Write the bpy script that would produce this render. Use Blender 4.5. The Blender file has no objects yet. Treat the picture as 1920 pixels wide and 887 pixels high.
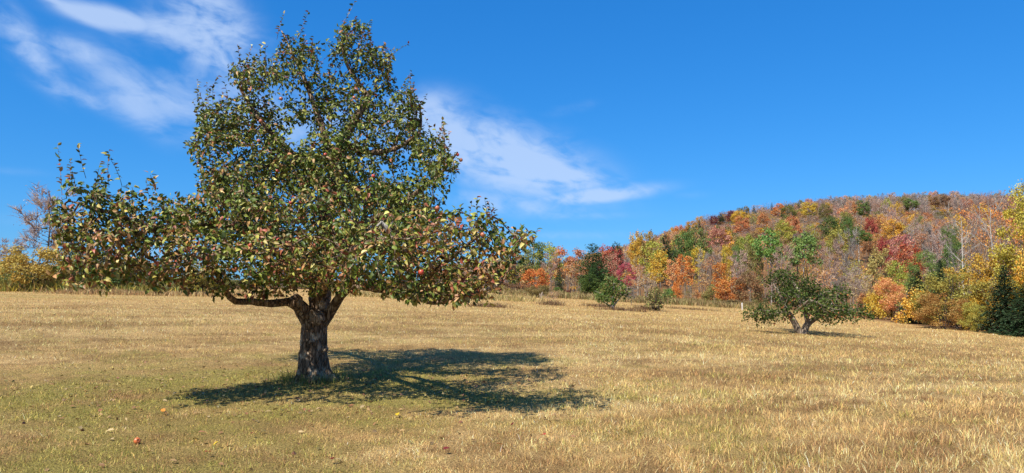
import bpy, math
import numpy as np
from mathutils import Vector, Matrix

R = math.radians
PI = math.pi
SC = bpy.context.scene
COL = SC.collection

# ------------------------------------------------------------------ camera
F_PX = 1297.0                      # focal length in pixels of the 1920 px wide photograph
PITCH = math.atan(91.5 / F_PX)
CAM_Z = 1.6
cam_data = bpy.data.cameras.new('camera')
cam_data.sensor_width = 36.0
cam_data.lens = 36.0 * F_PX / 1920.0
cam_data.clip_start = 0.05
cam_data.clip_end = 6000.0
cam = bpy.data.objects.new('camera', cam_data)
COL.objects.link(cam)
cam.location = (0, 0, CAM_Z)
cam.rotation_euler = (PI / 2 + PITCH, 0, 0)
SC.camera = cam

# ------------------------------------------------------------------ light and exposure
SUN_EL = R(50.0)
SHADOW_AZ = R(37.0)                # shadows fall away from the viewer and to the right
SUN_STRENGTH = 5.0
SKY_STRENGTH = 0.085
SC.view_settings.view_transform = 'Standard'
SC.view_settings.look = 'None'
SC.view_settings.gamma = 1.0
SC.view_settings.use_curve_mapping = False
SC.view_settings.exposure = 0.6
SC.render.engine = 'CYCLES'
SC.cycles.max_bounces = 6
SC.cycles.diffuse_bounces = 3
SC.cycles.glossy_bounces = 2
SC.cycles.transmission_bounces = 4

sun_data = bpy.data.lights.new('sun', 'SUN')
sun_data.energy = SUN_STRENGTH
sun_data.angle = R(0.53)
sun_data.color = (1.0, 0.93, 0.82)
sun = bpy.data.objects.new('sun', sun_data)
COL.objects.link(sun)
ray_dir = Vector((math.sin(SHADOW_AZ) * math.cos(SUN_EL), math.cos(SHADOW_AZ) * math.cos(SUN_EL), -math.sin(SUN_EL)))
sun.rotation_euler = ray_dir.to_track_quat('-Z', 'Y').to_euler()
sun.location = (-20, -40, 60)


class NT:
    """small helper to write node trees"""
    def __init__(self, tree):
        self.t = tree
        self.n = tree.nodes
        self.n.clear()

    def node(self, typ, **kw):
        nd = self.n.new(typ)
        for k, v in kw.items():
            setattr(nd, k, v)
        return nd

    def put(self, sock, v):
        if isinstance(v, bpy.types.NodeSocket):
            self.t.links.new(v, sock)
        elif v is not None:
            sock.default_value = v

    def math(self, op, a, b=None, c=None, clamp=False):
        nd = self.node('ShaderNodeMath', operation=op, use_clamp=clamp)
        for i, v in enumerate((a, b, c)):
            if v is not None:
                self.put(nd.inputs[i], v)
        return nd.outputs[0]

    def mix(self, fac, a, b, blend='MIX'):
        nd = self.node('ShaderNodeMix', data_type='RGBA', blend_type=blend)
        self.put(nd.inputs[0], fac)
        self.put(nd.inputs[6], a if isinstance(a, bpy.types.NodeSocket) else (*a, 1.0))
        self.put(nd.inputs[7], b if isinstance(b, bpy.types.NodeSocket) else (*b, 1.0))
        return nd.outputs[2]

    def noise(self, vec, scale, detail=4, rough=0.55, distort=0.0):
        nd = self.node('ShaderNodeTexNoise')
        self.put(nd.inputs['Vector'], vec)
        nd.inputs['Scale'].default_value = scale
        nd.inputs['Detail'].default_value = detail
        nd.inputs['Roughness'].default_value = rough
        nd.inputs['Distortion'].default_value = distort
        return nd.outputs['Fac']

    def ramp(self, fac, stops):
        nd = self.node('ShaderNodeValToRGB')
        self.put(nd.inputs[0], fac)
        el = nd.color_ramp.elements
        while len(el) > len(stops):
            el.remove(el[-1])
        while len(el) < len(stops):
            el.new(0.5)
        for e, (p, c) in zip(el, stops):
            e.position = p
            e.color = (*c, 1.0) if len(c) == 3 else c
        return nd.outputs[0]

    def smooth(self, v, lo, hi):
        nd = self.node('ShaderNodeMapRange', interpolation_type='SMOOTHSTEP')
        self.put(nd.inputs[0], v)
        nd.inputs[1].default_value = lo
        nd.inputs[2].default_value = hi
        return nd.outputs[0]


# ------------------------------------------------------------------ sky with thin cirrus
world = bpy.data.worlds.new('World')
SC.world = world
world.use_nodes = True
W = NT(world.node_tree)
sky = W.node('ShaderNodeTexSky', sky_type='NISHITA')
sky.sun_disc = False
sky.sun_elevation = SUN_EL
sky.sun_rotation = math.atan2(-ray_dir.x, -ray_dir.y)
sky.altitude = 300.0
sky.air_density = 1.0
sky.dust_density = 0.35
sky.ozone_density = 3.0
hs = W.node('ShaderNodeHueSaturation')
hs.inputs['Hue'].default_value = 0.497
hs.inputs['Saturation'].default_value = 1.28
hs.inputs['Value'].default_value = 1.0
W.put(hs.inputs['Color'], sky.outputs[0])
tc = W.node('ShaderNodeTexCoord')
sep = W.node('ShaderNodeSeparateXYZ')
W.put(sep.inputs[0], tc.outputs['Generated'])
azim = W.math('ARCTAN2', sep.outputs[0], sep.outputs[1])
elev = W.math('ARCSINE', sep.outputs[2])


def px_dir(px, py):
    xc, yc = (px - 960.0) / F_PX, (443.5 - py) / F_PX
    v = np.array([xc, math.cos(PITCH) - math.sin(PITCH) * yc, math.sin(PITCH) + math.cos(PITCH) * yc])
    return v


# cirrus: soft elongated banks (azimuth, elevation), torn up by stretched noise
BANKS = [  # px, py, half length px, half width px, tilt in degrees (image, + = rising to the right), weight
    (50, 85, 75, 26, -50, 0.7), (152, 98, 50, 22, -12, 0.62), (120, 12, 75, 8, -22, 0.7), (210, 34, 70, 17, -4, 0.95),
    (320, 60, 60, 40, -60, 0.65), (405, 60, 110, 60, -55, 0.85), (150, 182, 60, 15, -18, 0.55), (250, 190, 90, 34, -35, 0.55),
    (330, 190, 150, 50, -22, 0.5), (560, 230, 260, 60, -12, 0.5), (800, 215, 75, 42, 10, 0.8),
    (960, 300, 160, 58, -18, 1.15), (1060, 335, 90, 24, -6, 0.75), (1030, 282, 60, 12, 12, 0.4), (1120, 366, 105, 14, 5, 0.95),
    (960, 385, 150, 22, -6, 0.5), (1080, 405, 120, 10, 0, 0.28), (1070, 205, 60, 12, 12, 0.22), (1300, 366, 40, 9, 0, 0.16),
    (20, 320, 60, 8, 0, 0.2), (60, 410, 130, 14, 0, 0.2), (1060, 442, 130, 10, 0, 0.3), (740, 440, 260, 16, 0, 0.35),
    (430, 480, 200, 24, 0, 0.4),
]
total = None
for bx_, by_, hl, hw, tilt, wgt in BANKS:
    d = px_dir(bx_, by_)
    a0 = math.atan2(d[0], d[1])
    e0 = math.asin(d[2] / np.linalg.norm(d))
    ca, sa = math.cos(R(tilt)), math.sin(R(tilt))
    da = W.math('MULTIPLY', W.math('SUBTRACT', azim, a0), math.cos(e0))
    de = W.math('SUBTRACT', elev, e0)
    u = W.math('MULTIPLY_ADD', da, ca * F_PX / hl, W.math('MULTIPLY', de, sa * F_PX / hl))
    v = W.math('MULTIPLY_ADD', da, -sa * F_PX / hw, W.math('MULTIPLY', de, ca * F_PX / hw))
    r2 = W.math('ADD', W.math('MULTIPLY', u, u), W.math('MULTIPLY', v, v))
    g = W.math('MULTIPLY', W.math('POWER', 2.718, W.math('MULTIPLY', r2, -0.9)), wgt)
    total = g if total is None else W.math('MAXIMUM', total, W.math('ADD', g, W.math('MULTIPLY', total, 0.35)))
comb = W.node('ShaderNodeCombineXYZ')
W.put(comb.inputs[0], azim)
W.put(comb.inputs[1], W.math('MULTIPLY_ADD', elev, 1.9, W.math('MULTIPLY', azim, 0.35)))
n1 = W.noise(comb.outputs[0], 8.0, 7, 0.54, 0.9)
n2 = W.noise(comb.outputs[0], 26.0, 5, 0.55, 0.6)
tex = W.math('ADD', W.math('MULTIPLY', n1, 0.75), W.math('MULTIPLY', n2, 0.38))
dens = W.math('MULTIPLY', total, W.smooth(tex, 0.25, 0.74))
dens = W.math('MULTIPLY', W.smooth(dens, 0.02, 0.72), 0.70)
ssep = W.node('ShaderNodeSeparateColor')
W.put(ssep.inputs[0], hs.outputs[0])
scom = W.node('ShaderNodeCombineColor')
for k_, (gain, power) in enumerate(((0.36, 0.83), (1.29, 0.61), (2.63, 0.55))):   # the deep, saturated blue of the photograph's camera
    W.put(scom.inputs[k_], W.math('MULTIPLY', W.math('POWER', ssep.outputs[k_], power), gain))
sdot = W.node('ShaderNodeVectorMath', operation='DOT_PRODUCT')
W.put(sdot.inputs[0], tc.outputs['Generated'])
sdot.inputs[1].default_value = tuple(-ray_dir)
clear = W.mix(W.smooth(sdot.outputs['Value'], 0.18, 0.85), scom.outputs[0], hs.outputs[0])   # deep blue away from the sun, pale towards it
cl = W.mix(dens, clear, (4.6, 5.8, 7.9))
bg = W.node('ShaderNodeBackground')
W.put(bg.inputs[0], cl)
bg.inputs[1].default_value = SKY_STRENGTH
wo = W.node('ShaderNodeOutputWorld')
W.put(wo.inputs[0], bg.outputs[0])


# ------------------------------------------------------------------ terrain
def noise2(x, y, scale, seed=0, octaves=3):
    x = np.asarray(x, float); y = np.asarray(y, float)
    out = np.zeros_like(x); amp = 1.0; tot = 0.0; s = scale
    for o in range(octaves):
        X, Y = x / s + 17.3 * seed + 5.1 * o, y / s - 9.7 * seed + 3.3 * o
        xi, yi = np.floor(X).astype(np.int64), np.floor(Y).astype(np.int64)
        fx, fy = X - xi, Y - yi
        fx = fx * fx * (3 - 2 * fx); fy = fy * fy * (3 - 2 * fy)

        def h(a, b):
            n = (a * 374761393 + b * 668265263 + seed * 974711 + o * 1013) & 0x7fffffff
            n = ((n ^ (n >> 13)) * 1274126177) & 0x7fffffff
            return ((n ^ (n >> 16)) & 0xffff) / 65535.0
        v = (h(xi, yi) * (1 - fx) + h(xi + 1, yi) * fx) * (1 - fy) + (h(xi, yi + 1) * (1 - fx) + h(xi + 1, yi + 1) * fx) * fy
        out += amp * v; tot += amp; amp *= 0.5; s *= 0.5
    return out / tot


AZ_K = np.radians([-180, -60, -40, -30, -20, -8, 0, 4, 8, 12, 16, 20, 24, 27.5, 31, 36.5, 45, 60, 180])
EDGE_K = np.array([170, 120, 88, 92, 125, 165, 186, 182, 178, 172, 160, 138, 108, 86, 70, 63, 55, 60, 170.])
RIDGE_K = np.array([6, 6, 4, 4, 4, 4, 5, 10, 21, 34, 50, 57, 59, 59, 58, 54, 46, 30, 6.])
RIDGE_R = 620.0


def edge_r(az):
    return np.interp(az, AZ_K, EDGE_K)


def ground_z(x, y):
    x = np.asarray(x, float); y = np.asarray(y, float)
    xs = 90 * np.tanh(x / 90)
    z = -0.041 * xs - 0.021 * np.sqrt(xs * xs + 25) + 0.105
    r = np.hypot(x, y); az = np.arctan2(x, y)
    z = z * np.clip((r - 9) / 16, 0, 1) ** 1.3
    z = z + 0.10 * (noise2(x, y, 9.0, 3, 2) - 0.5) * np.clip((r - 14) / 20, 0, 1)
    re = np.maximum(edge_r(az) + 10, 185.0)
    t = np.clip((r - re) / (RIDGE_R - re), 0, 1)
    prof = 1.1 * t - 0.1 * t ** 8
    zr = np.interp(az, AZ_K, RIDGE_K)
    z = z + (zr - np.minimum(z, 0)) * prof
    z = z + (noise2(x, y, 90, 5, 2) - 0.5) * 5.0 * np.clip(t * 4, 0, 1) * np.clip(zr / 40, 0, 1)
    z = z - np.clip((r - RIDGE_R) / 900, 0, 1) ** 1.2 * (zr + 60) * np.where(zr > 10, 1, 0.15)
    return z


def gz(x, y):
    return float(ground_z(np.array([x]), np.array([y]))[0])


def at(px, py, Y):
    """point seen at photo pixel (px, py) at depth Y in front of the camera"""
    d = px_dir(px, py)
    s = Y / d[1]
    return np.array([d[0] * s, Y, CAM_Z + d[2] * s])


def on_ground(px, Y):
    x = at(px, 545, Y)[0]
    return x, Y, gz(x, Y)


# ------------------------------------------------------------------ mesh helpers
def mesh_np(name, V, F, mats=(), smooth=False, col=None, var=None):
    V = np.ascontiguousarray(V, dtype=np.float32); F = np.ascontiguousarray(F, dtype=np.int32)
    me = bpy.data.meshes.new(name)
    k = F.shape[1]
    me.vertices.add(len(V)); me.vertices.foreach_set('co', V.ravel())
    me.loops.add(F.size); me.loops.foreach_set('vertex_index', F.ravel())
    me.polygons.add(len(F))
    me.polygons.foreach_set('loop_start', np.arange(0, F.size, k, dtype=np.int32))
    me.polygons.foreach_set('loop_total', np.full(len(F), k, dtype=np.int32))
    if smooth:
        me.polygons.foreach_set('use_smooth', np.ones(len(F), dtype=bool))
    if col is not None:
        a = me.attributes.new('Col', 'FLOAT_COLOR', 'POINT')
        c = np.ones((len(V), 4), dtype=np.float32); c[:, :3] = col
        a.data.foreach_set('color', c.ravel())
    if var is not None:
        a = me.attributes.new('var', 'FLOAT', 'POINT')
        a.data.foreach_set('value', np.ascontiguousarray(var, dtype=np.float32))
    me.update(calc_edges=True)
    for m in mats:
        me.materials.append(m)
    return me


def link(name, data, parent=None, loc=None):
    o = bpy.data.objects.new(name, data)
    COL.objects.link(o)
    if parent is not None:
        o.parent = parent
    if loc is not None:
        o.location = loc
    return o


def tag(o, label=None, cat=None, group=None, kind=None):
    if label: o['label'] = label
    if cat: o['category'] = cat
    if group: o['group'] = group
    if kind: o['kind'] = kind
    return o


def unit(v):
    v = np.asarray(v, float)
    return v / np.maximum(np.linalg.norm(v, axis=-1, keepdims=True), 1e-9)


def tubes(polys, sides_of=None, bump=0.0, seed=0):
    """polys: list of (pts (n,3), radii (n)); returns verts, quads of all the tubes"""
    VV, FF, off = [], [], 0
    rng = np.random.default_rng(seed + 99)
    for P, r in polys:
        P = np.asarray(P, float); r = np.asarray(r, float)
        n = len(P)
        if n < 2:
            continue
        k = sides_of(r.max()) if sides_of else (10 if r.max() > 0.06 else 6 if r.max() > 0.02 else 3)
        T = np.gradient(P, axis=0); T = unit(T)
        ref = np.array([1.0, 0, 0]) if abs(T[0, 0]) < 0.8 else np.array([0, 1.0, 0])
        A = unit(np.cross(T, ref)); B = np.cross(T, A)
        th = np.arange(k) * 2 * PI / k
        rr = r[:, None] * np.ones((1, k))
        if bump > 0 and r.max() > 0.03:
            rr = rr * (1 + bump * (rng.random((n, k)) - 0.5) + bump * 0.8 * (rng.random((1, k)) - 0.5))
        V = P[:, None, :] + rr[:, :, None] * (np.cos(th)[None, :, None] * A[:, None, :] + np.sin(th)[None, :, None] * B[:, None, :])
        i = np.arange(n - 1)[:, None] * k; j = np.arange(k)[None, :]; j2 = (j + 1) % k
        F = np.stack([i + j, i + j2, i + k + j2, i + k + j], -1).reshape(-1, 4) + off
        VV.append(V.reshape(-1, 3)); FF.append(F); off += n * k
    return np.concatenate(VV), np.concatenate(FF)


LEAF_T = np.array([(0, 0), (.26, -.44), (.64, -.40), (1, 0), (.64, .40), (.26, .44), (.26, 0), (.64, 0)], float)
LEAF_F = np.array([(0, 6, 1), (0, 5, 6), (6, 7, 2), (6, 2, 1), (6, 5, 4), (6, 4, 7), (7, 3, 2), (7, 4, 3)])
CARD_T = np.array([(0, 0), (.5, -.5), (1, 0), (.5, .5)], float)
CARD_F = np.array([(0, 2, 1), (0, 3, 2)])


def leaf_frames(D, N):
    D = unit(D); S = unit(np.cross(D, N)); N = np.cross(S, D)
    return D, S, N


def leaves(P, D, N, L, Wd, fold=0.3, curl=0.25, full=False):
    """leaf blades at P along D facing N; returns verts, tris"""
    T, Fc = (LEAF_T, LEAF_F) if full else (CARD_T, CARD_F)
    D, S, N = leaf_frames(D, N)
    n = len(P); L = np.broadcast_to(L, n); Wd = np.broadcast_to(Wd, n)
    fold = np.broadcast_to(fold, n); curl = np.broadcast_to(curl, n)
    t = T[:, 0][None, :]; s = T[:, 1][None, :]
    nn = np.abs(s) * Wd[:, None] * fold[:, None] - curl[:, None] * L[:, None] * t * t
    V = P[:, None, :] + (t * L[:, None])[..., None] * D[:, None] + (s * Wd[:, None])[..., None] * S[:, None] + nn[..., None] * N[:, None]
    F = (Fc[None] + (np.arange(n) * len(T))[:, None, None]).reshape(-1, 3)
    return V.reshape(-1, 3), F, len(T)


# ------------------------------------------------------------------ materials
def new_mat(name):
    m = bpy.data.materials.new(name)
    m.use_nodes = True
    return m, NT(m.node_tree)


def leaf_shader(t, color, rough=0.45, trans=0.3, spec=0.4):
    p = t.node('ShaderNodeBsdfPrincipled')
    t.put(p.inputs['Base Color'], color)
    p.inputs['Roughness'].default_value = rough
    p.inputs['Specular IOR Level'].default_value = spec
    tr = t.node('ShaderNodeBsdfTranslucent')
    t.put(tr.inputs[0], color)
    mx = t.node('ShaderNodeMixShader')
    mx.inputs[0].default_value = trans
    t.t.links.new(p.outputs[0], mx.inputs[1]); t.t.links.new(tr.outputs[0], mx.inputs[2])
    out = t.node('ShaderNodeOutputMaterial')
    t.t.links.new(mx.outputs[0], out.inputs[0])


def attr(t, name, out='Color'):
    nd = t.node('ShaderNodeAttribute', attribute_name=name)
    return nd.outputs[out]


def mat_leaf_attr(name, rough=0.45, trans=0.25, spec=0.4):
    m, t = new_mat(name)
    leaf_shader(t, attr(t, 'Col'), rough, trans, spec)
    return m


def mat_leaf_object(name):
    """leaf colour from the object colour, varied leaf by leaf"""
    m, t = new_mat(name)
    oi = t.node('ShaderNodeObjectInfo')
    v = attr(t, 'var', 'Fac')
    h = t.node('ShaderNodeHueSaturation')
    t.put(h.inputs['Hue'], t.math('MULTIPLY_ADD', v, 0.07, 0.465))
    t.put(h.inputs['Saturation'], t.math('MULTIPLY_ADD', v, -0.25, 1.08))
    t.put(h.inputs['Value'], t.math('MULTIPLY_ADD', v, 0.75, 0.62))
    t.put(h.inputs['Color'], oi.outputs['Color'])
    leaf_shader(t, h.outputs[0], 0.6, 0.3, 0.2)
    return m


def mat_bark(name, c1, c2, c3, scale=14.0, bump=0.6, stretch=0.3):
    m, t = new_mat(name)
    tcn = t.node('ShaderNodeTexCoord')
    mp = t.node('ShaderNodeMapping')
    mp.inputs['Scale'].default_value = (1, 1, stretch)
    t.put(mp.inputs[0], tcn.outputs['Object'])
    n = t.noise(mp.outputs[0], scale, 6, 0.65, 0.6)
    n2 = t.noise(tcn.outputs['Object'], scale * 0.35, 4, 0.6)
    vo = t.node('ShaderNodeTexVoronoi', feature='DISTANCE_TO_EDGE')
    t.put(vo.inputs['Vector'], mp.outputs[0])
    vo.inputs['Scale'].default_value = scale * 1.4
    crack = t.smooth(vo.outputs['Distance'], 0.0, 0.16)
    c = t.ramp(n, [(0.32, c1), (0.55, c2), (0.72, c3)])
    c = t.mix(t.math('MULTIPLY', t.math('SUBTRACT', 1.0, crack), 0.7), c, c1)
    c = t.mix(t.smooth(n2, 0.52, 0.68), c, c3)
    p = t.node('ShaderNodeBsdfPrincipled')
    t.put(p.inputs['Base Color'], c)
    p.inputs['Roughness'].default_value = 0.9
    p.inputs['Specular IOR Level'].default_value = 0.15
    b = t.node('ShaderNodeBump')
    b.inputs['Strength'].default_value = bump
    b.inputs['Distance'].default_value = 0.03
    t.put(b.inputs['Height'], t.math('ADD', crack, n))
    t.put(p.inputs['Normal'], b.outputs[0])
    o = t.node('ShaderNodeOutputMaterial')
    t.t.links.new(p.outputs[0], o.inputs[0])
    return m


M_LEAF = mat_leaf_attr('apple_leaf', 0.46, 0.12, 0.32)
M_SMALL = mat_leaf_attr('orchard_leaf', 0.6, 0.2, 0.1)
M_FOLIAGE = mat_leaf_object('foliage')
M_FAR = mat_leaf_attr('far_foliage', 0.7, 0.25, 0.15)
M_GRASS = mat_leaf_attr('grass_blade', 0.6, 0.22, 0.2)
M_APPLEBARK = mat_bark('apple_bark', (.06, .038, .023), (.28, .185, .12), (.50, .40, .29), 13, 0.9)
M_GREYBARK = mat_bark('grey_bark', (.12, .09, .065), (.28, .22, .165), (.40, .33, .26), 6, 0.4)
M_DARKBARK = mat_bark('dark_bark', (.03, .022, .018), (.07, .055, .045), (.13, .11, .095), 6, 0.4)
M_PALEBARK = mat_bark('pale_bark', (.22, .20, .17), (.52, .49, .44), (.66, .63, .58), 9, 0.5)
M_TWIG = mat_leaf_object('twigs')

# ------------------------------------------------------------------ the ground
gm, t = new_mat('dry_field')
tcn = t.node('ShaderNodeTexCoord')
pos = tcn.outputs['Object']
mp = t.node('ShaderNodeMapping')
mp.inputs['Scale'].default_value = (0.25, 1.0, 1.0)
mp.inputs['Rotation'].default_value = (0, 0, R(14))
t.put(mp.inputs[0], pos)
nf = t.noise(pos, 9.0, 8, 0.7)
nm = t.noise(mp.outputs[0], 0.28, 6, 0.62, 0.4)
nb = t.noise(mp.outputs[0], 0.05, 4, 0.55)
c = t.ramp(nf, [(0.3, (.20, .12, .045)), (0.5, (.42, .265, .105)), (0.7, (.58, .39, .16))])
c = t.mix(t.smooth(nm, 0.5, 0.68), c, (.33, .195, .06))
c = t.mix(t.math('MULTIPLY', t.smooth(nb, 0.5, 0.66), 0.45), c, (.24, .21, .075))
sxyz = t.node('ShaderNodeSeparateXYZ'); t.put(sxyz.inputs[0], pos)
nearby = t.smooth(t.math('SQRT', t.math('ADD', t.math('MULTIPLY', sxyz.outputs[0], sxyz.outputs[0]), t.math('MULTIPLY', sxyz.outputs[1], sxyz.outputs[1]))), 22.0, 75.0)
nff = t.noise(pos, 50.0, 6, 0.8)
thatch = t.mix(1.0, t.ramp(nff, [(0.40, (.10, .09, .09)), (0.52, (.80, .80, .80)), (0.64, (1.55, 1.55, 1.55))]), attr(t, 'Col'), 'MULTIPLY')   # matted soil and thatch between the blades
c = t.mix(nearby, thatch, c)
lit = t.ramp(t.noise(pos, 2.2, 7, 0.7), [(0.3, (.07, .045, .022)), (0.5, (.17, .09, .04)), (0.7, (.27, .14, .06))])
c = t.mix(attr(t, 'var', 'Fac'), c, lit)
p = t.node('ShaderNodeBsdfPrincipled')
t.put(p.inputs['Base Color'], c)
p.inputs['Roughness'].default_value = 0.95
p.inputs['Specular IOR Level'].default_value = 0.1
b = t.node('ShaderNodeBump')
b.inputs['Strength'].default_value = 0.8
b.inputs['Distance'].default_value = 0.06
t.put(b.inputs['Height'], t.math('ADD', nf, nm))
t.put(p.inputs['Normal'], b.outputs[0])
o = t.node('ShaderNodeOutputMaterial')
t.t.links.new(p.outputs[0], o.inputs[0])

TREE_XY = at(587, 712, 11.7)[:2]


def field_mix(x, y):
    """shares of green, brown and pale straw growth at a place in the field"""
    rt = np.hypot(x - TREE_XY[0] - 0.8, (y - TREE_XY[1] + 0.4) * 1.15)
    left = np.clip((-x + 0.8) / 4, 0, 1) * np.clip((14.5 - y) / 4, 0, 1)
    green = 0.58 * np.exp(-(rt / 4.2) ** 2) + 0.18 * left + 0.08
    green = green + 1.3 * (noise2(x, y, 1.3, 1, 4) - 0.5) * (0.35 + np.exp(-(rt / 7) ** 2)) + 0.8 * (noise2(x, y, 0.35, 2, 2) - 0.5)
    sx = x * 0.88 + y * 0.47; sy = -x * 0.47 + y * 0.88       # mowing direction
    brown = 0.22 + 1.7 * (noise2(sx * 0.45, sy, 1.1, 7, 4) - 0.5) + 0.9 * (noise2(x * 0.3, y, 6, 8, 3) - 0.5) + 1.4 * (noise2(x, y, 0.28, 12, 2) - 0.5) + 0.20 * left
    pale = 0.34 + 1.9 * (noise2(sx * 0.35, sy, 1.5, 9, 3) - 0.5) - 0.3 * left
    return green, brown, pale, rt, sx, sy


azs = np.concatenate([np.radians(np.linspace(-48, 52, 261)), np.radians(np.linspace(56, 308, 64))])
rs = np.concatenate([np.linspace(0.6, 4, 8), np.linspace(4.3, 22, 90), np.geomspace(22.6, 700, 90), np.geomspace(740, 4000, 14)])
AA, RR = np.meshgrid(azs, rs)
gx, gy = (RR * np.sin(AA)).ravel(), (RR * np.cos(AA)).ravel()
gzv = ground_z(gx, gy)
forest = np.clip((RR.ravel() - edge_r(np.where(AA.ravel() > PI, AA.ravel() - 2 * PI, AA.ravel())) + 2) / 6, 0, 1)
na, nr = len(azs), len(rs)
ii, jj = np.meshgrid(np.arange(nr - 1), np.arange(na), indexing='ij')
j2 = (jj + 1) % na
F = np.stack([ii * na + jj, ii * na + j2, (ii + 1) * na + j2, (ii + 1) * na + jj], -1).reshape(-1, 4)
V = np.stack([gx, gy, gzv], -1)
V = np.concatenate([V, [[0, 0, gz(0, 0)]]]); forest = np.concatenate([forest, [0]])
F0 = F[:, ::-1]
# close the middle with degenerate-free quads: centre fan as quads over pairs
cen = len(V) - 1
fan = [(cen, (k + 2) % na, (k + 1) % na, k) for k in range(0, na - 1, 2)] + [(cen, 0, na - 1, na - 1)]
fan = [f for f in fan if len(set(f)) == 4]
F0 = np.concatenate([F0, np.array(fan)])
gg, gb, gp, _, _, _ = field_mix(V[:, 0], V[:, 1])
gg = np.clip(gg, 0, 0.85)[:, None]; gb = np.clip(gb, 0, 0.8)[:, None]; gp = np.clip(gp, 0, 0.8)[:, None]
tint = (np.array([[.44, .285, .115]]) * (1 - gp) + np.array([[.62, .43, .19]]) * gp) * (1 - gb) + np.array([[.25, .155, .06]]) * gb
tint = tint * (1 - gg) + np.array([[.29, .245, .065]]) * gg
ground = link('field', mesh_np('field', V, F0, [gm], True, var=forest, col=tint))
tag(ground, 'dry mown golden field rising into a wooded hillside', kind='structure')

# ------------------------------------------------------------------ grass
rng = np.random.default_rng(11)


def blades(n_xyz, h, w, lean, az_lean, width_az, colr):
    """bent tapering blades: 5 verts, 3 tris each"""
    P = n_xyz; n = len(P)
    up = np.array([0, 0, 1.0])
    ld = np.stack([np.cos(az_lean), np.sin(az_lean), np.zeros(n)], -1)
    wd = np.stack([np.cos(width_az), np.sin(width_az), np.zeros(n)], -1) * w[:, None] * 0.5
    m = P + up * (h * 0.6 * np.cos(lean * 0.6))[:, None] + ld * (h * 0.6 * np.sin(lean * 0.6))[:, None]
    tp = m + up * (h * 0.5 * np.cos(lean * 1.25))[:, None] + ld * (h * 0.5 * np.sin(lean * 1.25))[:, None]
    V = np.stack([P - wd, P + wd, m - wd * 0.8, m + wd * 0.8, tp], 1).reshape(-1, 3)
    k = (np.arange(n) * 5)[:, None, None]
    Fc = np.array([(0, 1, 3), (0, 3, 2), (2, 3, 4)])
    return V, (Fc[None] + k).reshape(-1, 3), np.repeat(colr, 5, axis=0)


def pick(pal, idx, rng, jit=0.18):
    c = np.array(pal)[idx]
    return np.clip(c * (1 + jit * rng.standard_normal((len(c), 1))) * (1 + 0.06 * rng.standard_normal(c.shape)), 0.005, 0.9)


GRASS_PAL = [(.74, .50, .21), (.58, .365, .15), (.31, .17, .075), (.25, .225, .048), (.125, .135, .026), (.86, .665, .36), (.45, .365, .095)]
NB = 740000
u = rng.random(NB)
dd = 4.6 * (120 / 4.6) ** u
aa = R(-50) + R(100) * rng.random(NB)
x, y = dd * np.sin(aa), dd * np.cos(aa)
tuft = noise2(x, y, 0.16, 15, 2)                              # the sward grows in tufts with thin places between
keep = (dd < edge_r(aa) - 1) & ((rng.random(NB) < np.clip(0.25 + 2.6 * (tuft - 0.28), 0.12, 1.0)) | (dd > 26))
x, y, dd, tuft = x[keep], y[keep], dd[keep], tuft[keep]
z = ground_z(x, y)
n = len(x)
green, brown, pale, rt, sx, sy = field_mix(x, y)
q = rng.random(n)
idx = np.where(q < np.clip(green, 0, 0.85), np.where(rng.random(n) < 0.5, 6, np.where(rng.random(n) < 0.6, 3, 4)),
               np.where(rng.random(n) < np.clip(brown, 0.03, 0.8), 2, np.where(rng.random(n) < np.clip(pale, 0.05, 0.8), np.where(rng.random(n) < 0.3, 5, 0), 1)))
colr = pick(GRASS_PAL, idx, rng, 0.42)
colr = np.clip(colr * (0.70 + 0.68 * tuft)[:, None] * np.array([1.0, 1.03, 0.97]), 0.005, 0.9)
tall = np.clip(0.35 + 0.5 * np.clip((x + 1.0) / 4, 0, 1) + 0.45 * np.clip((dd - 14) / 12, 0, 1) - 0.5 * np.exp(-(rt / 5) ** 2) + 0.9 * (noise2(sx * 0.4, sy, 2.2, 4, 3) - 0.5), 0.12, 1.3)
h = (0.028 + 0.07 * tall) * (0.6 + 0.8 * rng.random(n)) * (0.6 + 0.8 * tuft)
w = 0.0029 * (dd / 6) ** 0.8 * (0.7 + 0.6 * rng.random(n))
lean = np.where(rng.random(n) < 0.62, 0.9 + 0.6 * rng.random(n), 0.15 + 0.7 * rng.random(n))
nz = dd < 13.5
P3 = np.stack([x, y, z - 0.005], -1)
a1, a2 = 2 * PI * rng.random(n), PI * rng.random(n)
V, F, C = blades(P3[nz], h[nz], w[nz], lean[nz], a1[nz], a2[nz], colr[nz])
fz = ~nz                                                   # farther off a straight tapering blade is enough
wd_ = np.stack([np.cos(a2), np.sin(a2), 0 * a2], -1)[fz] * w[fz, None] * 0.6
tip_ = P3[fz] + np.stack([np.cos(a1) * np.sin(lean), np.sin(a1) * np.sin(lean), np.cos(lean)], -1)[fz] * h[fz, None]
V2 = np.stack([P3[fz] - wd_, P3[fz] + wd_, tip_], 1).reshape(-1, 3)
F = np.concatenate([F, np.arange(len(V2)).reshape(-1, 3) + len(V)])
V = np.concatenate([V, V2]); C = np.concatenate([C, np.repeat(colr[fz], 3, axis=0)])
grass = link('grass', mesh_np('grass', V, F, [M_GRASS], False, col=C))
tag(grass, 'short dry straw and green grass covering the field', 'grass', kind='stuff')


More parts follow.
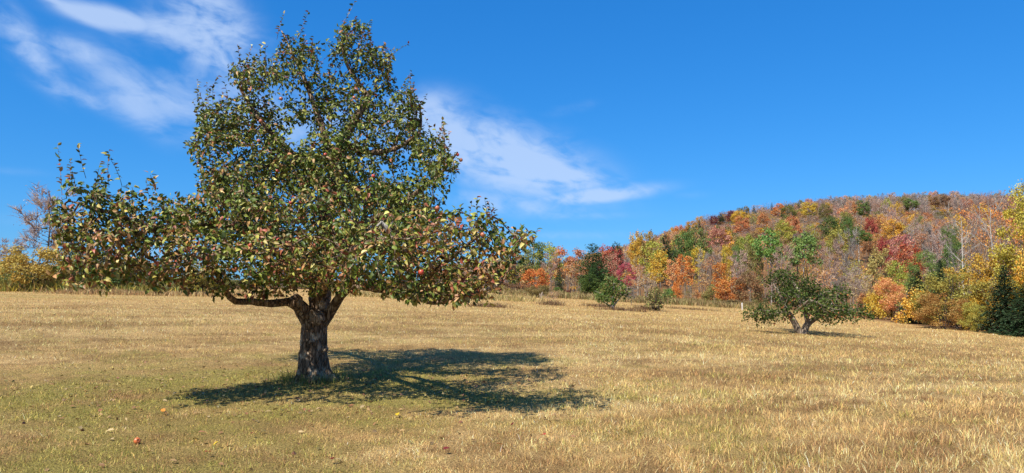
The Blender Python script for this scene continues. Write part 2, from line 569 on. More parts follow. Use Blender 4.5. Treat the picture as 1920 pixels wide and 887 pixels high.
# ------------------------------------------------------------------ space colonisation trees
def sample_lobes(lobes, n, rng, shell=0.55, clump=0.0, per=30):
    if clump > 0:
        C = sample_lobes0(lobes, max(4, n // per), rng, shell)
        q = rng.integers(len(C), size=n)
        sz = (0.6 + 0.8 * rng.random(len(C)))[q, None]
        return C[q] + rng.standard_normal((n, 3)) * np.array([1.0, 1.0, 0.62]) * clump * sz
    return sample_lobes0(lobes, n, rng, shell)


def sample_lobes0(lobes, n, rng, shell=0.55):
    """lobes: (centre, radii) ellipsoids; points spread by volume, denser towards the shell"""
    vol = np.array([(l[1][0] * l[1][1] * l[1][2]) ** 0.62 * (l[2] if len(l) > 2 else 1.0) for l in lobes])
    which = rng.choice(len(lobes), n, p=vol / vol.sum())
    d = unit(rng.standard_normal((n, 3)))
    rad = rng.random(n) ** (1 / 3.0)
    rad = shell + (1 - shell) * rad if False else np.maximum(rad, rng.random(n) ** (1 / 4.0) * shell)
    c = np.array([l[0] for l in lobes])[which]; rr = np.array([l[1] for l in lobes])[which]
    return c + d * rad[:, None] * rr


def colonize(limbs, lobes, n_attr, rng, step=0.13, kill=0.2, reach=1.6, iters=90, tip_r=0.0045, expo=2.3, droop=0.0, clump=0.0, per=30, keep=None):
    """limbs: list of (polyline pts, radii, parent limb index or None). Returns nodes, parents, radii, limb ids"""
    P, par, rmin, lid = [], [], [], []
    ends = {}
    for li, (pts, rad, pl) in enumerate(limbs):
        pts = np.asarray(pts, float); rad = np.asarray(rad, float)
        prev = -1
        if pl is not None:
            cand = [i for i in range(len(P)) if lid[i] == pl]
            prev = cand[int(np.argmin([np.sum((P[i] - pts[0]) ** 2) for i in cand]))]
        for k in range(len(pts)):
            if k == 0:
                segs = [(pts[0], rad[0])]
            else:
                m = max(1, int(np.linalg.norm(pts[k] - pts[k - 1]) / step))
                segs = [(pts[k - 1] + (pts[k] - pts[k - 1]) * s / m, rad[k - 1] + (rad[k] - rad[k - 1]) * s / m) for s in range(1, m + 1)]
            for q_, r_ in segs:
                P.append(np.array(q_)); par.append(prev); rmin.append(r_); lid.append(li); prev = len(P) - 1
    n0 = len(P)
    A = sample_lobes(lobes, n_attr, rng, clump=clump, per=per)
    if keep is not None:
        A = A[keep(A)]
    cap = n0 + n_attr * 6
    N = np.zeros((cap, 3)); N[:n0] = np.array(P)
    par = list(par); lid = list(lid)
    cnt = n0
    grow_ok = np.array([r_ < 0.16 for r_ in rmin])
    d2 = np.full(len(A), 1e9); near = np.zeros(len(A), int)
    base = np.where(grow_ok)[0]
    D = ((A[:, None, :] - N[None, base]) ** 2).sum(-1)
    near = base[D.argmin(1)]; d2 = D.min(1)
    alive = np.ones(len(A), bool)
    for it in range(iters):
        act = alive & (d2 < (reach + 0.02 * it) ** 2)
        if not act.any():
            break
        ids = near[act]
        dirs = unit(A[act] - N[ids])
        un, inv = np.unique(ids, return_inverse=True)
        S = np.zeros((len(un), 3)); np.add.at(S, inv, dirs)
        S = unit(unit(S) + 0.22 * rng.standard_normal(S.shape) + np.array([0, 0, -droop]))
        new = N[un] + S * step
        m = len(new)
        if cnt + m > cap:
            break
        N[cnt:cnt + m] = new
        par += list(un); lid += [lid[k] for k in un]
        al = np.where(alive)[0]
        Aa = A[al]
        Dn = (Aa ** 2).sum(1)[:, None] + (new ** 2).sum(1)[None] - 2 * Aa @ new.T
        j = Dn.argmin(1); dn = Dn[np.arange(len(al)), j]
        better = dn < d2[al]
        d2[al[better]] = dn[better]; near[al[better]] = cnt + j[better]
        alive &= d2 > kill ** 2
        cnt += m
    N = N[:cnt]; par = np.array(par)
    acc = np.zeros(cnt); nch = np.zeros(cnt, int)
    rad = np.zeros(cnt)
    for i in range(cnt - 1, -1, -1):
        rad[i] = max(tip_r, acc[i] ** (1 / expo))
        if i < n0:
            rad[i] = max(min(rad[i], rmin[i] * 1.15), rmin[i])
        if par[i] >= 0:
            acc[par[i]] += min(rad[i], 0.2) ** expo; nch[par[i]] += 1
    return N, par, rad, np.array(lid), n0, nch


def node_polys(N, par, rad, lid):
    """split the node graph into polylines, each with its limb id"""
    cnt = len(N)
    main = np.full(cnt, -1)
    for i in range(cnt):
        p_ = par[i]
        if p_ >= 0 and (main[p_] < 0 or rad[i] > rad[main[p_]]) and lid[i] == lid[p_]:
            main[p_] = i
    out = []
    for i in range(cnt):
        p_ = par[i]
        if p_ < 0 or main[p_] != i:
            chain = [i]
            while main[chain[-1]] >= 0:
                chain.append(main[chain[-1]])
            idxs = ([p_] if p_ >= 0 else []) + chain
            if len(idxs) < 2:
                continue
            pts = N[idxs].copy(); rr = rad[idxs].copy()
            if p_ >= 0:
                rr[0] = min(rr[0], rr[1] * 1.25)
            if len(pts) > 3:
                pts[1:-1] = 0.5 * pts[1:-1] + 0.25 * (pts[:-2] + pts[2:])
            out.append((lid[chain[0]], pts, rr))
    return out


# ------------------------------------------------------------------ the big apple tree in front
rng = np.random.default_rng(5)


def lp(rows):
    return [at(a, b_, c_) for a, b_, c_, _ in rows], [d_ for *_, d_ in rows]


Y0 = 11.7
hero = []
hero.append((*lp([(587, 724, Y0, .33), (587, 708, Y0, .275), (586, 690, Y0, .245), (587, 660, Y0, .225), (588, 632, Y0, .215), (590, 608, Y0, .205)]), None))          # 0 trunk
hero.append((*lp([(588, 616, Y0, .16), (575, 592, 11.6, .135), (563, 573, 11.5, .12), (553, 564, 11.4, .10), (536, 566, 11.3, .066), (510, 571, 11.1, .062),
                  (482, 567, 10.9, .056), (458, 564, 10.7, .052), (440, 571, 10.6, .052), (430, 557, 10.5, .044), (416, 533, 10.4, .04), (406, 510, 10.3, .036), (380, 480, 10.2, .03)]), 0))
hero.append((*lp([(592, 612, Y0, .20), (598, 575, Y0, .165), (602, 545, Y0, .15), (600, 500, Y0, .15), (606, 460, 11.7, .135), (612, 420, 11.7, .12), (618, 370, 11.7, .105),
                  (626, 320, 11.8, .09), (642, 270, 11.9, .078), (668, 218, 12, .066), (694, 188, 12.1, .055), (668, 150, 12.2, .04), (648, 118, 12.2, .03), (640, 80, 12.2, .02)]), 0))
hero.append((*lp([(600, 610, Y0, .13), (614, 594, 11.65, .10), (628, 573, 11.6, .085), (640, 552, 11.4, .075), (664, 534, 11.1, .068), (700, 541, 10.5, .06), (740, 548, 9.8, .052),
                  (776, 556, 9.2, .045), (812, 568, 8.8, .038), (856, 562, 8.5, .03), (905, 545, 8.3, .026), (940, 535, 8.2, .018)]), 0))
hero.append((*lp([(602, 522, Y0, .11), (585, 495, 11.4, .1), (556, 470, 11.2, .09), (518, 450, 11.0, .083), (470, 432, 10.8, .075), (420, 418, 10.4, .064), (370, 424, 10.0, .056),
                  (325, 436, 9.6, .048), (270, 424, 9.2, .04), (220, 402, 8.9, .03), (170, 390, 8.8, .022), (125, 372, 8.7, .014)]), 2))
hero.append((*lp([(603, 545, 11.6, .12), (612, 520, 10.8, .09), (625, 495, 9.9, .075), (650, 475, 9.0, .06), (695, 455, 8.4, .045), (745, 445, 8.0, .03)]), 2))
hero.append((*lp([(602, 535, 11.8, .12), (622, 485, 12.9, .09), (662, 445, 13.9, .07), (720, 425, 14.8, .045)]), 2))
hero.append((*lp([(601, 515, 11.8, .1), (562, 465, 12.9, .08), (502, 432, 13.9, .06), (440, 412, 14.6, .04)]), 2))
hero.append((*lp([(618, 370, 11.7, .08), (590, 332, 11.7, .07), (548, 290, 11.7, .058), (500, 240, 11.7, .044), (465, 192, 11.8, .03), (446, 158, 11.8, .02)]), 2))
hero.append((*lp([(628, 310, 11.8, .07), (608, 250, 11.8, .058), (590, 200, 11.9, .046), (572, 150, 12, .034), (552, 108, 12, .024), (528, 58, 12, .012)]), 2))
hero.append((*lp([(642, 270, 11.9, .06), (692, 288, 11.8, .05), (742, 280, 11.7, .04), (788, 250, 11.7, .028), (790, 205, 11.8, .016)]), 2))
hero.append((*lp([(606, 460, 11.7, .09), (662, 430, 11.2, .075), (722, 400, 10.8, .06), (782, 362, 10.4, .045), (832, 320, 10.2, .026), (858, 285, 10.1, .012)]), 2))
hero.append((*lp([(600, 525, 11.6, .1), (570, 494, 10.8, .08), (520, 474, 9.8, .06), (450, 470, 9.2, .045), (390, 480, 9.0, .03)]), 2))
hero.append((*lp([(776, 556, 9.2, .05), (800, 520, 8.9, .04), (850, 480, 8.6, .03), (900, 440, 8.5, .02), (925, 400, 8.5, .01)]), 3))


LOBE_SHRINK = 0.86


def lobe(px, py, Y, rx, ry, rd):
    return at(px, py, Y), np.array([rx * Y / F_PX, rd, ry * Y / F_PX]) * LOBE_SHRINK, (1.7 if (px < 350 or px > 780) and Y < 10.3 else 1.0)


HLOBES = [lobe(*a) for a in [
    (175, 405, 8.8, 76, 72, .8), (145, 345, 8.8, 48, 40, .5), (262, 430, 9.2, 80, 58, .9), (215, 480, 8.8, 100, 42, .7), (130, 450, 8.8, 42, 42, .5),
    (345, 440, 9.9, 74, 62, 1.1), (390, 480, 9.4, 90, 55, 1.1), (440, 400, 10.8, 100, 80, 1.6), (300, 500, 9.4, 60, 26, .7),
    (560, 400, 10.6, 150, 110, 2.1), (500, 310, 11.4, 120, 66, 1.6), (640, 320, 11.7, 150, 90, 1.9), (560, 470, 9.6, 160, 50, 1.6),
    (560, 500, 10.6, 130, 38, 1.4), (420, 320, 11.2, 72, 60, 1.1),
    (400, 228, 11.4, 52, 44, .8), (475, 228, 11.6, 70, 55, 1.0), (390, 270, 11.3, 50, 40, .8),
    (455, 138, 11.8, 52, 34, .6), (520, 150, 11.9, 45, 45, .7), (552, 88, 12, 34, 44, .5), (600, 165, 12, 75, 62, 1.0), (600, 240, 11.9, 120, 60, 1.3),
    (660, 110, 12.2, 36, 50, .6), (708, 130, 12.2, 38, 45, .6), (690, 200, 12.1, 62, 46, .9), (765, 195, 11.9, 38, 26, .5), (760, 255, 11.8, 62, 56, .9),
    (800, 300, 10.6, 58, 50, .9), (835, 330, 10.2, 34, 44, .6), (780, 370, 10.4, 85, 62, 1.2),
    (715, 480, 8.6, 105, 62, 1.0), (820, 470, 8.5, 105, 62, 1.0), (900, 440, 8.5, 62, 48, .8), (905, 505, 8.4, 72, 52, .8), (955, 490, 8.4, 34, 60, .5), (985, 450, 8.4, 26, 18, .3),
    (790, 530, 8.7, 110, 32, .8), (690, 420, 9.4, 90, 60, 1.2),
    (430, 540, 10.4, 44, 24, .5), (505, 552, 10.9, 52, 14, .4), (640, 55, 12.2, 30, 22, .35), (672, 50, 12.2, 18, 18, .3), (430, 125, 11.8, 26, 24, .4), (720, 110, 12.2, 26, 18, .4),
    (855, 305, 10.1, 22, 34, .4), (770, 180, 11.8, 40, 20, .5), (965, 470, 8.3, 34, 40, .4), (735, 150, 12, 26, 24, .4), (985, 500, 8.4, 24, 44, .4), (1003, 446, 8.3, 16, 14, .2), (860, 560, 8.3, 70, 14, .4),
    (800, 548, 8.6, 120, 20, .7), (850, 560, 8.3, 60, 16, .5), (930, 530, 8.3, 50, 34, .5), (860, 500, 8.2, 90, 50, .9), (160, 500, 8.8, 60, 24, .5), (200, 440, 8.7, 84, 54, .7), (330, 400, 9.8, 55, 36, .7),
    (500, 515, 10.3, 80, 26, .9), (640, 510, 9.6, 90, 30, 1.0), (725, 525, 9.0, 80, 26, .8), (880, 545, 8.4, 70, 18, .6),
    (600, 410, 14.0, 180, 72, 1.5), (760, 430, 13.6, 110, 60, 1.2), (440, 410, 13.7, 110, 62, 1.2), (620, 330, 13.6, 150, 70, 1.2),
]]
OUT_L = np.array([(25, 515), (60, 520), (85, 515), (103, 440), (118, 412), (150, 412), (160, 425), (170, 440), (180, 436), (186, 375), (200, 356), (230, 364), (255, 347), (275, 338), (290, 338), (310, 364),
                  (330, 352), (350, 348), (368, 300), (372, 92), (600, 92)], float)
OUT_R = np.array([(25, 686), (60, 688), (78, 702), (100, 730), (118, 744), (130, 732), (142, 722), (155, 746), (172, 786), (180, 800), (196, 798), (205, 772), (225, 780), (250, 816), (275, 860), (300, 870),
                  (320, 858), (345, 858), (370, 846), (380, 866), (386, 920), (400, 934), (425, 955), (435, 1008), (450, 996), (470, 985), (600, 985)], float)
GAPS = [(597, 45, 20, 26), (478, 172, 24, 9), (584, 122, 18, 9), (421, 293, 20, 10), (490, 288, 14, 8), (665, 211, 14, 9), (725, 168, 14, 10), (290, 470, 14, 16), (830, 378, 22, 8), (300, 350, 40, 18)]


def hero_outline(A):
    """keeps the growth inside the crown's grown outline: a narrow broken top, two low side lobes"""
    px_ = 960 + F_PX * A[:, 0] / A[:, 1]; py_ = 535 - F_PX * (A[:, 2] - CAM_Z) / A[:, 1]
    ok_ = (px_ > np.interp(py_, OUT_L[:, 0], OUT_L[:, 1]) + 5) & (px_ < np.interp(py_, OUT_R[:, 0], OUT_R[:, 1]) - 5) & (py_ > 30)
    ok_ &= py_ < 552 + 18 * np.exp(-((px_ - 850) / 70) ** 2) + 14 * (noise2(px_, 0 * px_, 70.0, 44, 2) - 0.5) * 2
    ok_ |= (px_ < 280) & (px_ > 90) & (py_ > 305 + 30 * noise2(px_, 0 * px_, 40.0, 45, 2)) & (py_ < 528)
    for gx_, gy_, ga_, gb_ in GAPS:
        ok_ &= ((px_ - gx_) / ga_) ** 2 + ((py_ - gy_) / gb_) ** 2 > 1
    return ok_


N, par, rad, lid, n0, nch = colonize(hero, HLOBES, 13500, rng, 0.10, 0.105, 1.4, 130, 0.0040, 2.35, 0.02, 0.17, 30,
                                     hero_outline)
N_h = N
polys = node_polys(N, par, rad, lid)

tx, ty = TREE_XY
tree = link('apple_tree', None, loc=(tx, ty, gz(tx, ty)))
tag(tree, 'large spreading apple tree with bronze and green leaves, nearest in the field', 'tree')
BASE = np.array(tree.location)

# trunk: rings with a flared, furrowed and knobbly outline
pts = np.array(hero[0][0]); rr = np.array(hero[0][1])
tt = np.linspace(0, 1, 34); ps = np.linspace(0, 1, len(pts))
PT = np.stack([np.interp(tt, ps, pts[:, k]) for k in range(3)], -1); RT = np.interp(tt, ps, rr)
PT[-1, 2] += 0.03
K = 40
th = np.arange(K) * 2 * PI / K
prof = np.zeros((len(PT), K))
for i in range(len(PT)):
    flare = math.exp(-max(0, (PT[i, 2] - BASE[2])) / 0.13)
    f = 1 + 0.10 * np.sin(3 * th + 0.6 + 0.8 * tt[i]) * (0.4 + flare) + 0.42 * flare * np.maximum(0, np.sin(5 * th + 1.0)) + 0.05 * np.sin(7 * th + 4 * tt[i]) \
        + 0.10 * (noise2(np.cos(th) * 2.2 + 4, np.sin(th) * 2.2 + PT[i, 2] * 1.2, 0.5, 21, 3) - 0.5) + 0.12 * (noise2(th * 2.4, PT[i, 2] * 3 + 0 * th, 0.33, 23, 2) - 0.5)
    prof[i] = RT[i] * f
Vt = PT[:, None, :] + np.stack([prof * np.cos(th), prof * np.sin(th), np.zeros_like(prof)], -1)
ib = np.arange(len(PT) - 1)[:, None] * K; jb = np.arange(K)[None]
Ft = np.stack([ib + jb, ib + (jb + 1) % K, ib + K + (jb + 1) % K, ib + K + jb], -1).reshape(-1, 4)
trunk = link('trunk', mesh_np('trunk', Vt.reshape(-1, 3) - BASE, Ft, [M_APPLEBARK], True), tree)
knots = []
for px_, py_, Y_, s in [(556, 566, 11.36, .12), (597, 596, 11.5, .12), (586, 640, 11.5, .05), (613, 655, 11.65, .035)]:
    q_ = at(px_, py_, Y_)
    knots.append(([q_ - np.array([0, 0.05, s]), q_ - np.array([0.01, .06, s * .6]), q_ + np.array([0, -.04, 0]), q_ + np.array([0.01, -.03, s * .6]), q_ + np.array([0, 0, s])], [s * .3, s * .85, s, s * .8, s * .25]))
for kn in knots:
    Vk, Fk = tubes([kn], lambda r_: 12, 0.25, 3)
    link('burl', mesh_np('burl', Vk - BASE, Fk, [M_APPLEBARK], True), trunk)
for li in range(1, len(hero)):
    sel = [(p_, r_) for l_, p_, r_ in polys if l_ == li]
    if sel:
        Vl, Fl = tubes(sel, None, 0.22, li)
        link('limb', mesh_np('limb', Vl - BASE, Fl, [M_APPLEBARK], True), tree)
dl = [at(748, 505, 8.8), at(742, 480, 8.75), at(738, 455, 8.7), at(727, 430, 8.65), at(714, 418, 8.65), at(706, 424, 8.6)]
Vd, Fd = tubes([(dl, [.04, .038, .036, .034, .028, .012]), ([dl[3], dl[3] + np.array([.05, 0, .07]), dl[3] + np.array([.07, .02, .13])], [.02, .013, .005])], lambda r_: 8, 0.3, 77)
o = link('dead_limb', mesh_np('dead_limb', Vd - BASE, Fd, [M_PALEBARK], True), tree)
o['label'] = 'pale lichen-covered dead limb among the leaves'

# leaves on the thin wood
thin = np.where((rad < 0.02) & (np.arange(len(N)) >= n0))[0]
LP, LD, LN, LL, LC = [], [], [], [], []
PAL = np.array([(.060, .090, .013), (.115, .148, .020), (.20, .215, .035), (.31, .28, .058), (.36, .21, .085), (.26, .075, .04), (.52, .44, .15), (.30, .155, .058)])
pdir = unit(N[thin] - N[par[thin]])
for rep in range(6):
    m = rng.random(len(thin)) < (1.0, 1.0, 1.0, 0.95, 0.85, 0.7)[rep]
    Pn = N[thin][m]; dn = pdir[m]; k = len(Pn)
    side = unit(rng.standard_normal((k, 3)))
    d_ = unit(0.45 * dn + 1.0 * side + np.array([0, 0, -0.25]))
    pet = Pn + d_ * (0.012 + 0.04 * rng.random((k, 1)))
    nn = unit(np.array([-0.35, -0.5, 0.8]) + 0.62 * rng.standard_normal((k, 3)))
    LP.append(pet); LD.append(d_); LN.append(nn)
    LL.append(0.042 + 0.046 * rng.random(k))
LP, LD, LN, LL = np.concatenate(LP), np.concatenate(LD), np.concatenate(LN), np.concatenate(LL)
# upright young shoots along the top of the crown
shoots = []
tips = thin[nch[thin] == 0]
top_like = tips[(N[tips, 2] > np.array([np.percentile(N[np.abs(N[:, 0] - xx) < 0.5][:, 2], 90) for xx in N[tips, 0]]))]
sel = rng.choice(top_like, min(120, len(top_like)), replace=False)
shoot_base = [(N[i], 0.18 + 0.34 * rng.random()) for i in sel]
for px_, py_, Y_, ln in [(128, 352, 8.8, .46), (116, 358, 8.8, .58), (160, 330, 8.8, .34), (204, 345, 8.8, .46), (228, 345, 8.8, .40), (285, 385, 9.1, .34), (180, 350, 8.8, .3), (855, 330, 10.1, .3), (838, 290, 10.1, .4),
                         (520, 70, 12, .4), (640, 75, 12.2, .4), (665, 75, 12.2, .42), (372, 205, 11.4, .45), (392, 205, 11.4, .42), (915, 420, 8.4, .3), (925, 425, 8.4, .3), (985, 470, 8.4, .25), (1000, 465, 8.4, .22), (880, 420, 8.5, .25), (840, 300, 10.1, .4)]:
    shoot_base.append((at(px_, py_, Y_), ln))
SP, SD, SN, SL = [], [], [], []
for b_, ln in shoot_base:
    k = 6
    dr = unit(np.array([0.25 * rng.standard_normal(), 0.25 * rng.standard_normal(), 1.0]))
    bend = 0.12 * rng.standard_normal(3)
    sp = np.array([b_ + dr * ln * s + bend * ln * s * s for s in np.linspace(-0.1, 1, k)])
    shoots.append((sp, np.linspace(.0045, .002, k)))
    for s in np.linspace(0.15, 1.0, int(5 + ln * 14)):
        q_ = b_ + dr * ln * s + bend * ln * s * s
        sd = unit(np.array([*rng.standard_normal(2), 0.35 + 0.5 * rng.random()]))
        SP.append(q_); SD.append(sd); SN.append(unit(np.array([0, 0, 1.0]) + 0.5 * rng.standard_normal(3))); SL.append(0.05 + 0.028 * rng.random())
Vs, Fs = tubes(shoots, lambda r_: 3)
tag(link('shoots', mesh_np('shoots', Vs - BASE, Fs, [M_APPLEBARK], True), tree), kind='stuff')
nmain = len(LP)
LP = np.concatenate([LP, SP]); LD = np.concatenate([LD, SD]); LN = np.concatenate([LN, SN]); LL = np.concatenate([LL, SL])
nl = len(LP)
LW = LL * (0.56 + 0.14 * rng.random(nl))
# colour: green inside and high, bronze, yellow and red towards the lower outer twigs, in drifts
hz = LP[:, 2] - BASE[2]
drift = noise2(LP[:, 0] + 0.7 * LP[:, 2], LP[:, 2] * 1.2 + 0.8 * LP[:, 1], 0.9, 31, 3)
aut = np.clip(0.30 + 1.5 * (drift - 0.5) - 0.07 * (hz - 2.4) - 0.07 * (LP[:, 1] - 10.0) + 0.05 * (np.abs(LP[:, 0] - TREE_XY[0]) - 2.0), 0.05, 0.8)
aut[nmain:] = np.maximum(aut[nmain:], 0.45)
q = rng.random(nl); q2 = rng.random(nl)
ci = np.where(q < aut, np.select([q2 < .30, q2 < .54, q2 < .70, q2 < .94], [3, 4, 5, 7], 6), np.select([q2 < .42, q2 < .78], [0, 1], 2))
LC = np.clip(PAL[ci] * (1 + .25 * rng.standard_normal((nl, 1))) * (1 + .08 * rng.standard_normal((nl, 3))), .008, .7)
FOLD = 0.3 + 0.7 * rng.random(nl); CURL = 0.1 + 0.5 * rng.random(nl)
# the leaves that show largest from the path side of the tree become single leaf parts
dist = np.linalg.norm(LP - np.array([0, 0, CAM_Z]), axis=1)
xp = LP[:, 0] / LP[:, 1] * F_PX; zp = (LP[:, 2] - CAM_Z) / LP[:, 1] * F_PX
order = np.argsort(dist)
seen = set(); front = []
for i in order:
    cell = (int(xp[i] // 14), int(zp[i] // 14))
    if cell not in seen:
        seen.add(cell); front.append(i)
front = np.array(front)
facing = np.abs(np.sum(leaf_frames(LD[front], LN[front])[2] * unit(LP[front] - np.array([0, 0, CAM_Z])), axis=1))
score = LL[front] / dist[front] * (0.35 + facing)
big = front[np.argsort(-score)[:300]]
rest = np.ones(nl, bool); rest[big] = False
Vc, Fc, kk = leaves(LP[rest] - BASE, LD[rest], LN[rest], LL[rest], LW[rest], FOLD[rest], CURL[rest], True)
crown = link('crown', mesh_np('crown', Vc, Fc, [M_LEAF], False, col=np.repeat(LC[rest], kk, axis=0)), tree)
tag(crown, kind='stuff')
leaf_meshes = {}
for i in big:
    key = (int(ci[i]), int(i) % 3)
    if key not in leaf_meshes:
        v_, f_, k_ = leaves(np.zeros((1, 3)), np.array([[0, 1.0, 0]]), np.array([[0, 0, 1.0]]), 1.0, 0.62, (0.35, 0.6, 0.9)[key[1]], (0.45, 0.2, 0.32)[key[1]], True)
        leaf_meshes[key] = mesh_np('leaf', v_, f_, [M_LEAF], False, col=np.repeat(np.array([PAL[key[0]]]), k_, axis=0))
    o = link('leaf', leaf_meshes[key], tree)
    D_, S_, N_ = leaf_frames(LD[i:i + 1], LN[i:i + 1])
    Mx = Matrix.Identity(4)
    for r_ in range(3):
        Mx[r_][0] = S_[0, r_] * LL[i]; Mx[r_][1] = D_[0, r_] * LL[i]; Mx[r_][2] = N_[0, r_] * LL[i]; Mx[r_][3] = LP[i, r_] - BASE[r_]
    o.matrix_local = Mx


# apples
def lathe(prof, k=12):
    prof = np.array(prof); th = np.arange(k) * 2 * PI / k
    V = np.stack([prof[:, 0:1] * np.cos(th), prof[:, 0:1] * np.sin(th), np.repeat(prof[:, 1:2], k, 1)], -1).reshape(-1, 3)
    i = np.arange(len(prof) - 1)[:, None] * k; j = np.arange(k)[None]
    return V, np.stack([i + j, i + (j + 1) % k, i + k + (j + 1) % k, i + k + j], -1).reshape(-1, 4)


am, t = new_mat('apple_skin')
tcn = t.node('ShaderNodeTexCoord')
oi = t.node('ShaderNodeObjectInfo')
blush = t.noise(tcn.outputs['Object'], 22.0, 4, 0.6)
c = t.mix(t.math('MULTIPLY', t.smooth(blush, 0.5, 0.7), 0.7), oi.outputs['Color'], (.50, .24, .09))
p = t.node('ShaderNodeBsdfPrincipled')
t.put(p.inputs['Base Color'], c)
p.inputs['Roughness'].default_value = 0.28
o = t.node('ShaderNodeOutputMaterial'); t.t.links.new(p.outputs[0], o.inputs[0])
Va, Fa = lathe([(.004, .022), (.012, .028), (.024, .026), (.033, .014), (.035, 0), (.031, -.016), (.022, -.028), (.012, -.031), (.003, -.026)])
apple_me = mesh_np('apple', Va, Fa, [am], True)
Vst, Fst = tubes([([(0, 0, .018), (.002, 0, .034), (.006, 0, .046)], [.0018, .0015, .002])], lambda r_: 5)
stem_me = mesh_np('stem', Vst, Fst, [M_DARKBARK], True)
APPLES = [(489, 227, 11.0), (527, 185, 11.3), (664, 183, 11.4), (485, 264, 10.9), (858, 290, 10.05), (864, 300, 10.05), (852, 314, 10.05), (190, 483, 9.1), (240, 372, 9.4), (565, 430, 8.9), (676, 470, 7.6),
          (790, 510, 7.5), (840, 425, 7.6), (905, 440, 7.7), (990, 455, 8.1), (960, 448, 8.1), (600, 525, 9.0), (545, 380, 8.9), (640, 345, 9.8), (350, 470, 8.9), (440, 505, 8.4), (720, 375, 9.2), (760, 520, 7.6),
          (310, 440, 9.2), (130, 400, 9.2), (590, 460, 8.2), (655, 505, 7.9), (880, 530, 7.6), (700, 330, 9.9), (520, 320, 9.9), (430, 410, 9.2), (470, 460, 8.6), (820, 390, 9.0), (550, 260, 10.8), (610, 290, 10.4)]
for k_, (px_, py_, Y_) in enumerate(APPLES):
    if k_ > 8 and k_ % 3 == 0:
        continue
    q_ = at(px_, py_, Y_ + (0.45 if k_ > 7 else 0.12))
    o = link('apple', apple_me, tree, q_ - BASE)
    s = 0.65 + 0.35 * rng.random()
    o.scale = (s, s, s); o.rotation_euler = (0.5 * rng.standard_normal(), 0.5 * rng.standard_normal(), 6 * rng.random())
    o.color = [(.42, .03, .03, 1), (.50, .07, .05, 1), (.45, .14, .08, 1)][rng.integers(3)]
    link('stem', stem_me, o)


